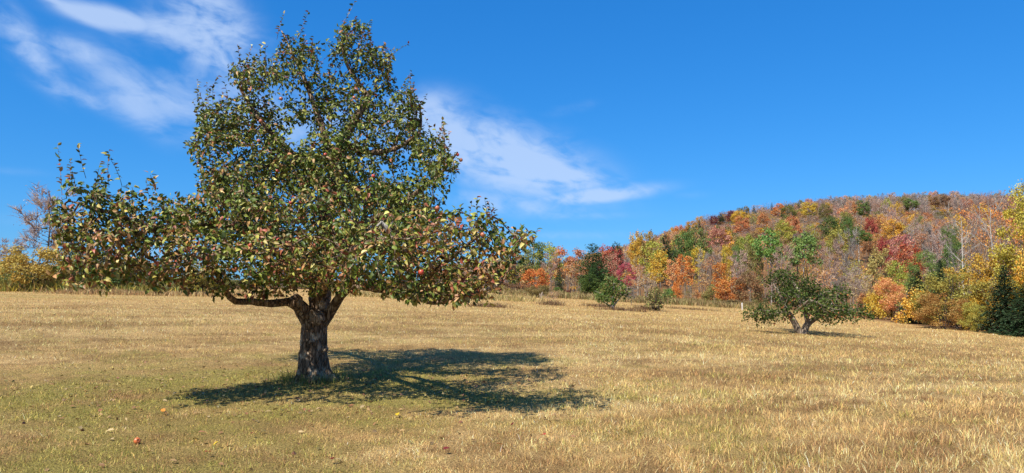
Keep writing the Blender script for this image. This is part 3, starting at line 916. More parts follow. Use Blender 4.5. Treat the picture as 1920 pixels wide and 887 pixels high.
# ------------------------------------------------------------------ a generator for every other tree
def gen_broadleaf(rng, H=12.0, base=0.35, Rr=3.6, n_limb=16, sub=4, per=34, leaf=0.34, clump=0.26, shape='round', stems=1, trunk_r=0.16, twig=0, flat=0.75, lean=0.0):
    """returns (wood verts, quads), (leaf verts, tris, var) and optionally twigs"""
    polys = []; P, D, Nn, Ls, va = [], [], [], [], []
    TW = []
    for s in range(stems):
        a0 = 2 * PI * s / stems + rng.random()
        foot = np.array([math.cos(a0), math.sin(a0), 0]) * (0.10 * stems if stems > 1 else 0)
        topx = np.array([math.cos(a0), math.sin(a0), 0]) * (Rr * 0.28 if stems > 1 else 0) + np.array([lean * H, 0, 0])
        zs = np.linspace(0, 0.9 * H, 8)
        wob = np.cumsum(rng.standard_normal((8, 2)) * 0.012 * H, axis=0) * 0.6
        tp = np.stack([foot[0] + (topx[0] - foot[0]) * (zs / H) + wob[:, 0], foot[1] + (topx[1] - foot[1]) * (zs / H) + wob[:, 1], zs], -1)
        tp[0, :2] = foot[:2]; tp[0, 2] = -0.35
        tr = trunk_r * (1 - 0.82 * (zs / (0.9 * H)) ** 0.8)
        tr[0] *= 1.3
        polys.append((tp, tr))
        cz0 = base * H
        for i in range(n_limb // stems):
            f = (i + 0.5) / (n_limb // stems)
            ga = i * 2.39996 + s * 1.7 + 0.5 * rng.standard_normal()
            hz_ = cz0 + (H - cz0) * (0.06 + 0.9 * f) * (0.94 + 0.1 * rng.random())
            ff = (hz_ - cz0) / (H - cz0)
            if shape == 'round':
                er = Rr * math.sqrt(max(0.05, 1 - (2 * ff - 0.85) ** 2 / 1.35))
            elif shape == 'oval':
                er = Rr * (math.sin(PI * min(1, 0.14 + 0.8 * ff)) ** 0.7)
            elif shape == 'vase':
                er = Rr * (0.45 + 0.6 * ff) * math.sqrt(max(0.05, 1 - max(0, ff - 0.6) ** 2 / 0.2))
            else:
                er = Rr * math.sqrt(max(0.08, 1 - ff ** 2))
            er *= 0.72 + 0.4 * rng.random()
            end = np.array([math.cos(ga) * er, math.sin(ga) * er, hz_]) + topx * ff
            z0 = max(cz0 * 0.75, hz_ - er * (0.5 + 0.4 * rng.random()))
            z0 = min(z0, 0.86 * H)
            st = np.array([np.interp(z0, zs, tp[:, k]) for k in range(3)]); st[2] = z0
            mid = 0.5 * (st + end) + np.array([0, 0, -0.06 * er]) + 0.06 * er * rng.standard_normal(3)
            r0 = np.interp(z0, zs, tr) * 0.5
            polys.append((np.array([st, mid, end]), [r0, r0 * 0.6, r0 * 0.22]))
            for j in range(sub):
                q_ = rng.random()
                b0 = mid + (end - mid) * q_
                e1 = end * (0.55 + 0.45 * q_) + (mid * (0.45 - 0.45 * q_)) + unit(rng.standard_normal(3)) * np.array([1, 1, 0.7]) * Rr * 0.26
                e1[2] = min(e1[2], H * 1.02)
                polys.append((np.array([b0, 0.5 * (b0 + e1) + 0.03 * Rr * rng.standard_normal(3), e1]), [r0 * 0.3, r0 * 0.2, 0.012]))
                k = rng.poisson(per)
                if k > 0:
                    cr = Rr * clump * (0.7 + 0.6 * rng.random())
                    dd_ = unit(rng.standard_normal((k, 3)))
                    rad_ = (0.45 + 0.6 * rng.random(k))[:, None] * cr
                    off = dd_ * rad_ * np.array([1, 1, flat])
                    P.append(e1 + off)
                    D.append(unit(dd_ * 0.6 + rng.standard_normal((k, 3)) * 0.7 + np.array([0, 0, -0.3])))
                    Nn.append(unit(dd_ * 0.6 + np.array([0, 0, 0.7]) + 0.5 * rng.standard_normal((k, 3))))
                    Ls.append(leaf * (0.65 + 0.7 * rng.random(k)))
                    cv = rng.random()
                    va.append(np.clip(0.35 * cv + 0.65 * rng.random(k), 0, 1))
                for _ in range(twig):
                    tb = b0 + (e1 - b0) * rng.random()
                    td = unit(unit(e1 - st) * 0.9 + np.array([0, 0, 0.55]) + 0.55 * rng.standard_normal(3))
                    TW.append((tb, td, Rr * (0.22 + 0.3 * rng.random())))
    wood = tubes(polys, lambda r_: 7 if r_ > 0.09 else 4 if r_ > 0.03 else 3)
    lv = None
    if P:
        P = np.concatenate(P); D = np.concatenate(D); Nn = np.concatenate(Nn); Ls = np.concatenate(Ls); va = np.concatenate(va)
        V_, F_, k_ = leaves(P, D, Nn, Ls, Ls * 0.75, 0.35, 0.15)
        lv = (V_, F_, np.repeat(va, k_))
    tw = None
    if TW:
        b_ = np.array([a[0] for a in TW]); d_ = np.array([a[1] for a in TW]); l_ = np.array([a[2] for a in TW])
        sd = unit(np.cross(d_, rng.standard_normal(d_.shape)))
        wdt = twig_w(H)
        V_ = np.stack([b_ - sd * wdt, b_ + sd * wdt, b_ + d_ * l_[:, None] + sd * wdt * 0.4], 1).reshape(-1, 3)
        # each twig carries a side twig
        m_ = b_ + d_ * l_[:, None] * 0.45
        d2_ = unit(d_ + 0.7 * rng.standard_normal(d_.shape))
        V2 = np.stack([m_ - sd * wdt * .8, m_ + sd * wdt * .8, m_ + d2_ * l_[:, None] * .55], 1).reshape(-1, 3)
        V_ = np.concatenate([V_, V2])
        F_ = np.arange(len(V_)).reshape(-1, 3)
        tw = (V_, F_, np.repeat(rng.random(len(F_)), 3))
    return wood, lv, tw


def twig_w(H):
    return 0.0032 * H


def gen_conifer(rng, H=12.0, Rr=2.4, whorls=26, per=9, pine=False, bare=0.06):
    polys = [(np.array([[0, 0, -0.3], [0.02, 0, H * .4], [0, 0.03, H * .8], [0, 0, H]]), [0.17, 0.12, 0.05, 0.012])]
    P, D, Nn, Ls, va = [], [], [], [], []
    for i in range(whorls):
        f = (i + rng.random() * 0.5) / whorls
        z_ = H * (bare + (0.97 - bare) * f)
        er = (Rr * (1 - f) ** 0.85 + 0.06) * (0.72 + 0.5 * rng.random())
        if pine:
            er = Rr * math.sin(PI * min(1, 0.18 + 0.82 * f)) ** 0.7 * (0.55 + 0.75 * rng.random())
        nb_ = max(4, int(per * (1 - 0.55 * f)))
        for j in range(nb_):
            if pine and rng.random() < 0.3:
                continue
            a_ = 2 * PI * (j + rng.random() * 0.7) / nb_ + i * 1.1
            ln = er * (0.75 + 0.4 * rng.random())
            dr = np.array([math.cos(a_), math.sin(a_), 0.25 if pine else -0.22 + 0.45 * f])
            b0 = np.array([0, 0, z_])
            e1 = b0 + dr * ln + np.array([0, 0, -0.05 * ln])
            polys.append((np.array([b0, 0.5 * (b0 + e1), e1]), [0.035 * (1 - f) + .01, 0.02 * (1 - f) + .008, .005]))
            k = int((16 if not pine else 30) * (0.45 + ln / Rr))
            s = (0.2 + 0.85 * rng.random(k))
            c_ = b0 + (e1 - b0) * s[:, None] + rng.standard_normal((k, 3)) * np.array([.10, .10, .07 if not pine else .14]) * ln * 0.9
            P.append(c_)
            side = rng.standard_normal((k, 3)) * 0.7
            D.append(unit(dr + side + np.array([0, 0, -0.15 if not pine else 0.35])))
            Nn.append(unit(np.array([0, 0, 1.0]) + 0.5 * rng.standard_normal((k, 3))))
            Ls.append((0.34 if not pine else 0.36) * (0.6 + 0.7 * rng.random(k)) * (0.55 + 0.5 * ln / Rr))
            va.append(rng.random(k))
    P = np.concatenate(P); D = np.concatenate(D); Nn = np.concatenate(Nn); Ls = np.concatenate(Ls); va = np.concatenate(va)
    V_, F_, k_ = leaves(P, D, Nn, Ls, Ls * (0.65 if pine else 0.45), 0.3, 0.1)
    return tubes(polys, lambda r_: 6 if r_ > 0.05 else 3), (V_, F_, np.repeat(va, k_)), None


VAR = {}


def add_variant(kind, H0, R0, g, bark):
    wood, lv, tw = g
    d = {'H': H0, 'R': R0, 'trunk': mesh_np('trunk', wood[0], wood[1], [bark], True)}
    if lv is not None:
        d['crown'] = mesh_np('crown', lv[0], lv[1], [M_FOLIAGE], False, var=lv[2])
    if tw is not None:
        d['twigs'] = mesh_np('twigs', tw[0], tw[1], [M_TWIG], False, var=tw[2])
    VAR.setdefault(kind, []).append(d)


rng = np.random.default_rng(21)
for k in range(5):
    add_variant('full', 12, 4.0, gen_broadleaf(rng, 12, .22, 4.0, 22, 5, 34, .40, .25, 'round'), M_GREYBARK)
for k in range(5):
    add_variant('tall', 14, 2.7, gen_broadleaf(rng, 14, .36, 2.7, 20, 4, 28, .34, .28, 'oval', trunk_r=.15), M_GREYBARK)
for k in range(5):
    add_variant('sparse', 14, 2.8, gen_broadleaf(rng, 14, .38, 2.8, 18, 4, 12, .30, .36, 'oval', stems=2, trunk_r=.15, twig=3), M_PALEBARK if k % 2 else M_GREYBARK)
for k in range(5):
    add_variant('bare', 14, 3.2, gen_broadleaf(rng, 14, .36, 3.2, 22, 5, 2, .22, .4, 'vase', trunk_r=.17, twig=8), M_PALEBARK if k % 2 else M_GREYBARK)
for k in range(4):
    add_variant('spruce', 12, 2.2, gen_conifer(rng, 12, 2.2, 30, 10), M_DARKBARK)
for k in range(3):
    add_variant('pine', 14, 3.0, gen_conifer(rng, 14, 3.0, 30, 11, True, .10), M_DARKBARK)
for k in range(3):
    add_variant('birch', 13, 2.6, gen_broadleaf(rng, 13, .58, 2.6, 18, 4, 36, .32, .26, 'round', trunk_r=.15), M_PALEBARK)
for k in range(4):
    add_variant('bush', 4, 2.2, gen_broadleaf(rng, 4, .08, 2.2, 20, 4, 40, .20, .3, 'dome', stems=4, trunk_r=.05), M_DARKBARK)
for k in range(3):
    add_variant('orchard', 4.5, 2.6, gen_broadleaf(rng, 4.5, .30, 2.6, 20, 5, 85, .16, .25, 'round', stems=2, trunk_r=.14), M_DARKBARK)
for k in range(3):
    add_variant('thinshrub', 3.2, 1.7, gen_broadleaf(rng, 3.2, .12, 1.7, 16, 4, 18, .12, .3, 'dome', stems=3, trunk_r=.05, twig=4), M_GREYBARK)

COLS = {  # reflectance of each kind of autumn foliage
    'orange': (.58, .20, .03), 'peach': (.56, .275, .095), 'rust': (.44, .18, .065), 'red': (.40, .06, .04), 'pinkred': (.45, .20, .125), 'crimson': (.42, .075, .10), 'maroon': (.17, .03, .03),
    'yellow': (.60, .42, .03), 'gold': (.52, .31, .03), 'tan': (.42, .28, .135), 'ygreen': (.34, .32, .045), 'green': (.11, .165, .033), 'bgreen': (.165, .25, .05), 'olive': (.20, .185, .05),
    'dark': (.034, .062, .022), 'pine': (.055, .10, .026), 'bare': (.36, .27, .225), 'barepink': (.40, .27, .21), 'brown': (.27, .15, .065), 'goldgreen': (.33, .28, .05), 'grey': (.26, .23, .2),
}
for k_ in ('orange', 'peach', 'rust', 'pinkred', 'gold', 'tan', 'ygreen', 'bare', 'barepink', 'grey', 'goldgreen', 'olive', 'bgreen', 'green'):
    COLS[k_] = tuple(min(.8, 1.16 * v_) for v_ in COLS[k_])
KIND_NAME = {'full': 'maple_tree', 'tall': 'forest_tree', 'sparse': 'thinning_tree', 'bare': 'bare_tree', 'spruce': 'spruce_tree', 'pine': 'pine_tree', 'birch': 'birch_tree', 'bush': 'bush', 'orchard': 'apple_tree', 'thinshrub': 'shrub'}
rngp = np.random.default_rng(77)


def place(kind, x, y, H, Wm, colr, label, group=None, var=None, rot=None, cat=None, twigcol=None, bark=None):
    vs = VAR[kind]
    d = vs[rngp.integers(len(vs))] if var is None else vs[var % len(vs)]
    o = link(KIND_NAME[kind], None, loc=(x, y, gz(x, y) - 0.03))
    o.rotation_euler = (0, 0, rngp.random() * 6.28 if rot is None else rot)
    sxy = Wm / ((2.05 if kind.startswith('near') else 2.35) * d['R']) ; sz = H / d['H']
    o.scale = (sxy, sxy, sz)
    tag(o, label, cat or ('bush' if kind in ('bush', 'thinshrub') else 'tree'), group)
    base = np.array(COLS[colr]) if isinstance(colr, str) else np.array(colr)
    jc = base * (0.88 + 0.24 * rngp.random()) * (1 + 0.05 * rngp.standard_normal(3))
    for nm_ in ('trunk', 'crown', 'twigs'):
        if nm_ in d:
            c_ = link(nm_, d[nm_], o)
            if nm_ == 'twigs':
                c_['kind'] = 'stuff'
                tcol = np.array(COLS[twigcol or 'bare'])
                c_.color = (*(tcol * (0.85 + 0.3 * rngp.random())), 1)
            else:
                c_.color = (*np.clip(jc, 0, 1), 1)
    return o


def by_top(kind, px, Y, top, wpx, colr, label, **kw):
    """a tree standing at depth Y under photo column px whose top reaches photo row top"""
    x, _, zg = on_ground(px, Y)
    H = at(px, top, Y)[2] - zg
    return place(kind, x, Y, H, wpx * Y / F_PX, colr, label, **kw)


# ------------------------------------------------------------------ second apple tree, at the right
def small_apple(px, Y, limbs, lobes, n_attr, leaf, pal, wts, label, bark, seed, step=0.2, reps=(1, .9, .7, .5)):
    rg = np.random.default_rng(seed)
    L = [(*lp(rows), pr) for rows, pr in limbs]
    N, par, rad, lid, n0, nch = colonize(L, [lobe(*a) for a in lobes], n_attr, rg, step, step * 1.1, 2.6, 90, .008, 2.3, 0.0, step * 1.15, 70)
    x, _, zg = on_ground(px, Y)
    B = np.array([x, Y, zg])
    root = link('apple_tree', None, loc=B)
    tag(root, label, 'tree')
    pp = node_polys(N, par, rad, lid)
    for li in range(len(L)):
        sel = [(a, b_) for l_, a, b_ in pp if l_ == li]
        if sel:
            Vl, Fl = tubes(sel, lambda r_: 9 if r_ > .08 else 5 if r_ > .03 else 3, 0.2, seed + li)
            link('trunk' if li < (2 if len(L) > 2 else 1) else 'limb', mesh_np('limb', Vl - B, Fl, [bark], True), root)
    thin = np.where((rad < .03) & (np.arange(len(N)) >= n0))[0]
    P, D, Nn = [], [], []
    for rp in reps:
        m = rg.random(len(thin)) < rp
        k = m.sum()
        P.append(N[thin][m] + rg.standard_normal((k, 3)) * step * .45)
        D.append(unit(rg.standard_normal((k, 3)) + np.array([0, 0, -.3])))
        Nn.append(unit(np.array([-.1, -.3, .8]) + .7 * rg.standard_normal((k, 3))))
    P, D, Nn = np.concatenate(P), np.concatenate(D), np.concatenate(Nn)
    k = len(P); Ls = leaf * (.7 + .6 * rg.random(k))
    dr = noise2(P[:, 0] + P[:, 1], P[:, 2] * 1.3, 1.2, seed, 2)
    w_ = np.cumsum(wts) / np.sum(wts)
    ci_ = np.clip(np.searchsorted(w_, np.clip(rg.random(k) + 0.35 * (dr - .5), 0, .995)), 0, len(pal) - 1)
    cc = np.clip(np.array(pal)[ci_] * (1 + .22 * rg.standard_normal((k, 1))), .01, .7)
    V_, F_, k_ = leaves(P - B, D, Nn, Ls, Ls * .62, .4, .15)
    tag(link('crown', mesh_np('crown', V_, F_, [M_SMALL], False, col=np.repeat(cc, k_, axis=0)), root), kind='stuff')
    return root


YA = 35.0
small_apple(1500, YA, [
    ([(1503, 637, YA, .24), (1497, 620, YA, .17), (1490, 604, YA, .15), (1482, 592, YA, .13), (1472, 575, YA, .10), (1462, 550, YA, .07), (1448, 530, YA, .04)], None),
    ([(1503, 637, YA, .24), (1508, 618, YA, .17), (1515, 604, YA, .16), (1528, 598, YA, .12), (1550, 585, YA, .09), (1580, 578, YA, .06), (1605, 580, YA, .03)], None),
    ([(1514, 606, YA, .12), (1511, 580, YA, .10), (1500, 550, 35.5, .08), (1485, 525, 36, .04)], 1),
    ([(1512, 585, YA, .09), (1530, 560, 36, .07), (1550, 545, 36.5, .04)], 2),
    ([(1484, 595, YA, .09), (1465, 585, 34, .06), (1435, 582, 33.5, .03)], 0),
    ([(1511, 585, YA, .08), (1508, 570, 33.5, .06), (1520, 560, 32.8, .03)], 2)],
    [(1440, 525, YA, 32, 12, .6), (1420, 517, YA, 18, 7, .4), (1470, 530, YA, 32, 24, 1.2), (1475, 517, 36, 12, 7, .4), (1505, 535, 35.5, 48, 17, 1.2), (1460, 555, 34.5, 40, 22, 1.2), (1445, 583, 34, 38, 14, 1.0),
     (1500, 570, 34, 50, 26, 1.5), (1550, 548, 36, 42, 18, 1.2), (1545, 575, 35, 50, 20, 1.4), (1595, 580, YA, 36, 16, .9), (1570, 592, YA, 40, 9, .8), (1490, 560, 37.6, 50, 22, 1.1), (1570, 555, 36, 25, 12, .6), (1560, 585, 33, 50, 12, 1.2), (1430, 586, 33.2, 36, 10, 1.0), (1425, 590, 34.5, 20, 9, .8), (1618, 583, 35, 18, 12, .7)],
    3800, .125, [(.034, .058, .010), (.065, .10, .020), (.11, .13, .03), (.19, .16, .06), (.34, .13, .05)], [5, 4, 1.6, .7, .12],
    'low spreading green apple tree with forked trunk, alone in the field at right', M_GREYBARK, 41, 0.2, (1, 1, 1, .95, .9, .85, .8, .7, .6))

GP = [(.05, .10, .02), (.10, .15, .035), (.17, .19, .05), (.25, .2, .08)]
small_apple(1148, 62, [
    ([(1148, 595, 62, .26), (1147, 583, 62, .17), (1148, 575, 62, .14), (1150, 560, 62, .1), (1148, 535, 62, .05)], None),
    ([(1148, 578, 62, .12), (1141, 571, 62, .09), (1128, 565, 62, .05)], 0), ([(1148, 576, 62, .12), (1156, 566, 62, .08), (1165, 556, 62, .04)], 0)],
    [(1140, 532, 62, 27, 22, 1.4), (1136, 546, 61, 24, 14, 1.1), (1154, 546, 62, 18, 14, .9), (1136, 515, 62, 17, 12, .8), (1121, 550, 62, 11, 12, .6), (1146, 538, 60.5, 22, 17, .8)],
    1000, .26, GP, [4, 4, 2, .6], 'bushy green apple tree on a pale forked trunk in the middle of the field', M_PALEBARK, 52, .3, (1, 1, 1, .9, .8))
small_apple(1229, 64, [
    ([(1229, 590, 64, .24), (1229, 583, 64, .17), (1224, 575, 64, .1), (1216, 562, 64, .05)], None),
    ([(1229, 584, 64, .14), (1236, 573, 64, .08), (1244, 560, 64, .04)], 0), ([(1229, 584, 64, .12), (1230, 568, 63, .08), (1230, 552, 63, .04)], 0)],
    [(1218, 568, 64, 16, 14, .9), (1240, 566, 64, 18, 14, .9), (1228, 558, 64, 20, 13, 1.0), (1230, 568, 63, 22, 10, .8)],
    600, .24, [(.10, .12, .035), (.18, .17, .055), (.24, .19, .08), (.20, .12, .06)], [3, 4, 3, 1], 'small round olive apple tree near the field edge, right of the pale-trunked one', M_DARKBARK, 53, .3, (1, .9, .8, .6))

# ------------------------------------------------------------------ left orchard and scrub
by_top('bare', 84, 105, 352, 125, 'barepink', 'tall leafless pinkish tree at the far left, above the yellow apple tree', twigcol='bare')
by_top('bare', 14, 122, 448, 70, 'barepink', 'smaller leafless pink tree at the left edge of the photo', twigcol='barepink')
by_top('orchard', 66, 70, 463, 135, (.40, .30, .05), 'yellow-leaved old apple tree with dark trunks at the far left')
by_top('bush', 92, 73, 508, 26, 'red', 'small red-leaved bush right of the yellow apple tree')
by_top('bush', 128, 82, 486, 85, 'olive', 'olive bush between the yellow and green apple trees at left')
by_top('orchard', 187, 72, 478, 90, 'green', 'green old apple tree with a dark slanting trunk at left')
by_top('orchard', 250, 76, 488, 72, 'olive', 'olive apple tree with a grey trunk under the left branches')
by_top('thinshrub', 285, 69, 508, 80, 'green', 'low half-bare apple tree touching the grass under the left branches')
by_top('bush', 318, 98, 520, 70, 'green', 'low green bush in the distance under the left branches')
by_top('orchard', 384, 66, 490, 76, 'goldgreen', 'small orange and green apple tree under the low left limb', var=1)
by_top('bush', 360, 135, 512, 60, 'rust', 'rusty bush behind the small orange and green apple tree')
by_top('bush', 430, 135, 518, 60, 'olive', 'olive bush left of the elbow of the low limb')
by_top('bush', 497, 140, 503, 42, 'gold', 'yellow bush seen above the low left limb')
by_top('bush', 533, 145, 497, 52, 'rust', 'rust-red bush seen just left of the big trunk')
by_top('thinshrub', 520, 120, 510, 40, 'grey', 'greyish bare shrub in front of the rust-red bush')
by_top('bush', 660, 150, 528, 60, 'olive', 'olive bush just right of the big trunk')
by_top('bush', 30, 78, 505, 90, 'olive', 'dull olive bush at the foot of the yellow apple tree')
HEDGE_AT = ['cut off by the left photo edge', 'at the very left photo edge', 'behind the yellow apple tree', 'right behind the small red bush', 'between the yellow and green apple trees', 'behind the green apple tree',
            'behind the half-bare apple tree', 'right of the half-bare apple tree', 'behind the small orange apple tree', 'right of the small orange apple tree', 'hidden behind the big trunk', 'right beside the big trunk',
            'below the start of the low right limb', 'above the uncut grass strip', 'below the middle of the low right limb', 'below the outer right limb', 'behind the dark reddish weed clump', 'below the right tip of the big apple tree']
for i, px_ in enumerate([-60, -20, 40, 110, 160, 215, 262, 330, 400, 455, 560, 610, 700, 745, 800, 850, 905, 950]):
    Yb = 84 + 20 * rngp.random() if px_ < 330 else 130 + 30 * rngp.random()
    tp_ = (482 if px_ < 330 else 518) + 14 * rngp.random()
    by_top('bush', px_, Yb, tp_, 66 + 40 * rngp.random(), ('olive', 'goldgreen', 'brown', 'tan', 'olive')[i % 5], ('olive', 'yellowish', 'brown', 'tan', 'dull green')[i % 5] + ' bush in the far hedge, ' + HEDGE_AT[i], group='hedge line bushes')

# ------------------------------------------------------------------ forest edge, tree by tree
EX = []      # px, top, width, Y of trees placed on purpose
EXL = []     # and a short name for each


def short(label):
    for cut in (' at the ', ' in the ', ' on the ', ' above the ', ' behind the ', ' beside ', ' right of ', ' left of ', ' below ', ' under ', ' near ', ' between ', ' among ', ' with ', ' just ', ' immediately ', ' standing ', ' directly ', ' rising ', ' half ', ' close ', ' toward ', ' high ', ' cut ', ' mostly ', ' in front '):
        k_ = label.find(cut)
        if k_ > 8:
            label = label[:k_]
    w_ = label.rstrip(',').split()
    while w_[-1] in ('close', 'high', 'low', 'rising', 'standing', 'and'):
        w_.pop()
    return ' '.join(w_)


def E(kind, px, Y, top, w, colr, label, **kw):
    EX.append((px, top, w, Y)); EXL.append(short(label))
    return by_top(kind, px, Y, top, w, colr, label, **kw)


E('full', 985, 175, 470, 60, 'olive', 'olive tree half hidden by the right tip of the big apple tree')
E('tall', 1003, 190, 450, 44, 'green', 'green tree at the left end of the forest edge, beside the apple leaves')
E('full', 1030, 212, 457, 56, 'ygreen', 'yellow-green tree behind the left end of the forest edge')
E('tall', 1055, 190, 462, 36, 'orange', 'dark orange tree left of the tall pine, behind the grey stems')
E('tall', 1089, 188, 465, 46, 'pinkred', 'pink-red tree immediately left of the tall dark pine')
E('pine', 1112, 166, 453, 66, 'pine', 'tall dark green pine rising above the forest edge')
E('pine', 1121, 158, 488, 62, 'pine', 'shorter dense pine in front of the tall dark pine')
E('pine', 1106, 150, 512, 52, 'green', 'lowest bright green pine at the forest edge, left of the pale-trunked apple tree')
E('tall', 1136, 190, 458, 34, 'red', 'bright red tree immediately right of the tall pine')
E('tall', 1147, 184, 474, 34, 'pinkred', 'pinkish tree right of the bright red one beside the pine')
E('full', 1156, 215, 455, 28, 'dark', 'dark green tree top right of the bright red tree')
E('tall', 1160, 196, 466, 24, 'red', 'small red tree top below the dark green tree top')
E('bare', 1030, 176, 474, 46, 'barepink', 'grey-pink bare tree with pale stems behind the orange maple', twigcol='barepink')
E('spruce', 1049, 166, 480, 30, 'dark', 'narrow dark spruce among the grey stems left of the pines')
E('full', 1004, 150, 503, 56, 'orange', 'bright orange maple at the left end of the forest edge')
E('sparse', 1066, 170, 494, 48, 'tan', 'thin tan tree right of the narrow spruce')
E('sparse', 1092, 172, 488, 46, 'orange', 'thin orange-red tree just left of the pines')
E('bush', 1046, 152, 538, 22, 'green', 'small green conifer-like bush at the forest edge below the spruce')
E('bush', 1062, 153, 544, 22, 'maroon', 'dark red bush at the forest edge below the thin tan tree')
E('full', 1193, 228, 437, 36, 'gold', 'left of the two golden domed trees above the forest edge')
E('full', 1214, 232, 434, 42, (.44, .29, .06), 'right of the two golden domed trees above the forest edge')
E('pine', 1249, 222, 437, 36, 'dark', 'dark pine right of the golden domed trees')
E('full', 1280, 232, 434, 44, 'green', 'green rounded tree right of the dark pine at the foot of the hill')
E('full', 1306, 240, 424, 50, 'green', 'larger green rounded tree higher up beside the green one')
E('tall', 1227, 188, 450, 48, 'ygreen', 'tall yellow-green tree in the middle of the forest edge')
E('tall', 1237, 177, 470, 42, 'yellow', 'bright yellow tree in front of the tall yellow-green tree')
E('tall', 1173, 150, 492, 34, 'crimson', 'crimson pink narrow tree right of the pines, low at the forest edge')
E('tall', 1311, 190, 461, 34, 'yellow', 'small yellow tree top above the orange maples of the forest edge')
E('tall', 1285, 166, 476, 36, 'orange', 'vivid orange maple with a clear straight trunk at the forest edge')
E('tall', 1264, 172, 482, 34, 'peach', 'pale orange tree left of the vivid orange maple')
E('sparse', 1196, 165, 494, 40, 'peach', 'peach-coloured thin tree right of the crimson tree')
E('sparse', 1213, 162, 510, 40, 'tan', 'thin tan tree behind the small round olive apple tree')
E('sparse', 1333, 162, 482, 40, 'peach', 'thin peach tree right of the vivid orange maple')
E('tall', 1350, 160, 490, 34, 'orange', 'orange tree behind the low orange shrubs at right of the forest edge')
E('bare', 1385, 158, 470, 48, 'barepink', 'pinkish bare tree above the low orange shrubs', twigcol='barepink')
E('bare', 1320, 168, 470, 40, 'barepink', 'pale bare tree behind the thin peach tree', twigcol='grey')
E('full', 1372, 126, 522, 66, 'orange', 'broad low orange tree at the forest edge, left of the forked apple tree')
E('full', 1404, 122, 512, 56, 'brown', 'brown-leaved tree behind the upper left of the forked apple tree')
E('bush', 1372, 116, 562, 70, 'brown', 'reddish brown brush under the broad low orange tree')
E('bush', 1336, 135, 534, 44, 'olive', 'olive shrub left of the broad low orange tree')
E('bush', 1252, 142, 540, 30, 'bgreen', 'bright green shrub at the forest edge behind the round olive apple tree')
E('bush', 1268, 150, 528, 22, 'orange', 'little orange shrub at the forest edge under the vivid maple')
E('thinshrub', 1292, 140, 540, 30, 'olive', 'thin olive shrub below the vivid orange maple')
E('bare', 1183, 84, 538, 34, 'bare', 'small grey leafless apple tree below the crimson tree', twigcol='grey')
E('orchard', 1008, 100, 536, 48, 'olive', 'small grey-green apple tree below the bright orange maple')
E('orchard', 1128, 74, 545, 30, 'green', 'darker little apple tree directly behind the pale-trunked one')
E('thinshrub', 1035, 84, 545, 30, 'tan', 'small thin tan shrub standing in the field at the middle')

# hillside trees: found by the row their top reaches
HILL = []


def hill(kind, px, top, w, colr, label, H=12.0, rmin=215, **kw):
    """a hillside tree of height H: the distance follows from where its top shows above the slope"""
    az = math.atan2((px - 960) / F_PX, 1.0)
    best = None
    for r_ in np.arange(max(edge_r(az) + 8, rmin), 640, 4):
        x_, y_ = r_ * math.sin(az), r_ * math.cos(az)
        zt = gz(x_, y_) + H
        d = px_dir(px, top)
        want = CAM_Z + d[2] / d[1] * y_
        if best is None or abs(zt - want) / y_ < best[0]:
            best = (abs(zt - want) / y_, r_)
        if zt > want:
            break
    r_ = best[1]
    x_, y_ = r_ * math.sin(az), r_ * math.cos(az)
    d = px_dir(px, top)
    Hf = float(np.clip(CAM_Z + d[2] / d[1] * y_ - gz(x_, y_), 7, 20))
    EX.append((px, top, w, y_)); EXL.append(short(label))
    return place(kind, x_, y_, Hf, w * y_ / F_PX, colr, label, **kw)


hill('full', 1297, 414, 24, 'gold', 'golden tree on the skyline at the left shoulder of the hill')
hill('spruce', 1313, 411, 14, 'dark', 'first dark spruce on the skyline right of the golden shoulder tree')
hill('full', 1340, 404, 18, 'maroon', 'left of the two maroon trees on the skyline')
hill('pine', 1353, 400, 20, 'dark', 'dark pine on the skyline between the maroon trees')
hill('full', 1373, 395, 20, 'maroon', 'right of the two maroon trees on the skyline, beside the yellow one')
hill('full', 1389, 395, 34, 'yellow', 'large yellow tree just under the skyline left of the spruce group')
hill('full', 1392, 407, 34, 'rust', 'rust tree right under the large yellow skyline tree')
hill('spruce', 1394, 385, 10, 'dark', 'leftmost thin spruce tip of the skyline spruce group')
hill('spruce', 1402, 388, 10, 'dark', 'second thin spruce tip of the skyline spruce group')
hill('spruce', 1416, 384, 16, 'dark', 'widest dark spruce of the skyline spruce group')
hill('spruce', 1450, 379, 12, 'dark', 'lone slender spruce on the skyline left of the orange tree')
hill('full', 1463, 382, 26, 'orange', 'orange tree on the skyline beside the lone slender spruce')
hill('spruce', 1468, 388, 10, 'dark', 'short spruce in front of the orange skyline tree')
hill('full', 1482, 384, 30, 'olive', 'olive tree right of the orange skyline tree')
hill('spruce', 1501, 377, 11, 'dark', 'dark spruce left of the yellow tree near the hilltop')
hill('full', 1520, 380, 36, 'yellow', 'wide yellow tree near the hilltop')
hill('full', 1550, 382, 26, 'olive', 'olive tree right of the wide yellow hilltop tree')
hill('full', 1350, 424, 46, 'pinkred', 'red-brown tree high on the left slope of the hill')
hill('sparse', 1425, 395, 40, 'goldgreen', 'thin yellow-green tree under the skyline spruces')
hill('full', 1432, 398, 26, 'rust', 'rusty tree right of the large yellow skyline tree')
hill('full', 1470, 414, 44, 'ygreen', 'yellow-green tree above the big green trees on the slope')
hill('full', 1400, 440, 40, 'ygreen', 'pale yellow-green tree in the middle of the left slope')
hill('spruce', 1371, 457, 14, 'dark', 'taller of two small spruces low on the left slope')
hill('spruce', 1357, 466, 14, 'pine', 'shorter of two small spruces low on the left slope')
hill('full', 1382, 459, 24, 'green', 'small green tree right of the two small spruces')
hill('full', 1362, 460, 22, 'yellow', 'small yellow tree behind the two small spruces')
E('birch', 1445, 172, 432, 60, 'bgreen', 'bright green tree on white trunks above the forked apple tree, left of the pair')
E('birch', 1508, 165, 438, 66, 'bgreen', 'bright green round tree on a white trunk, right of the pair')
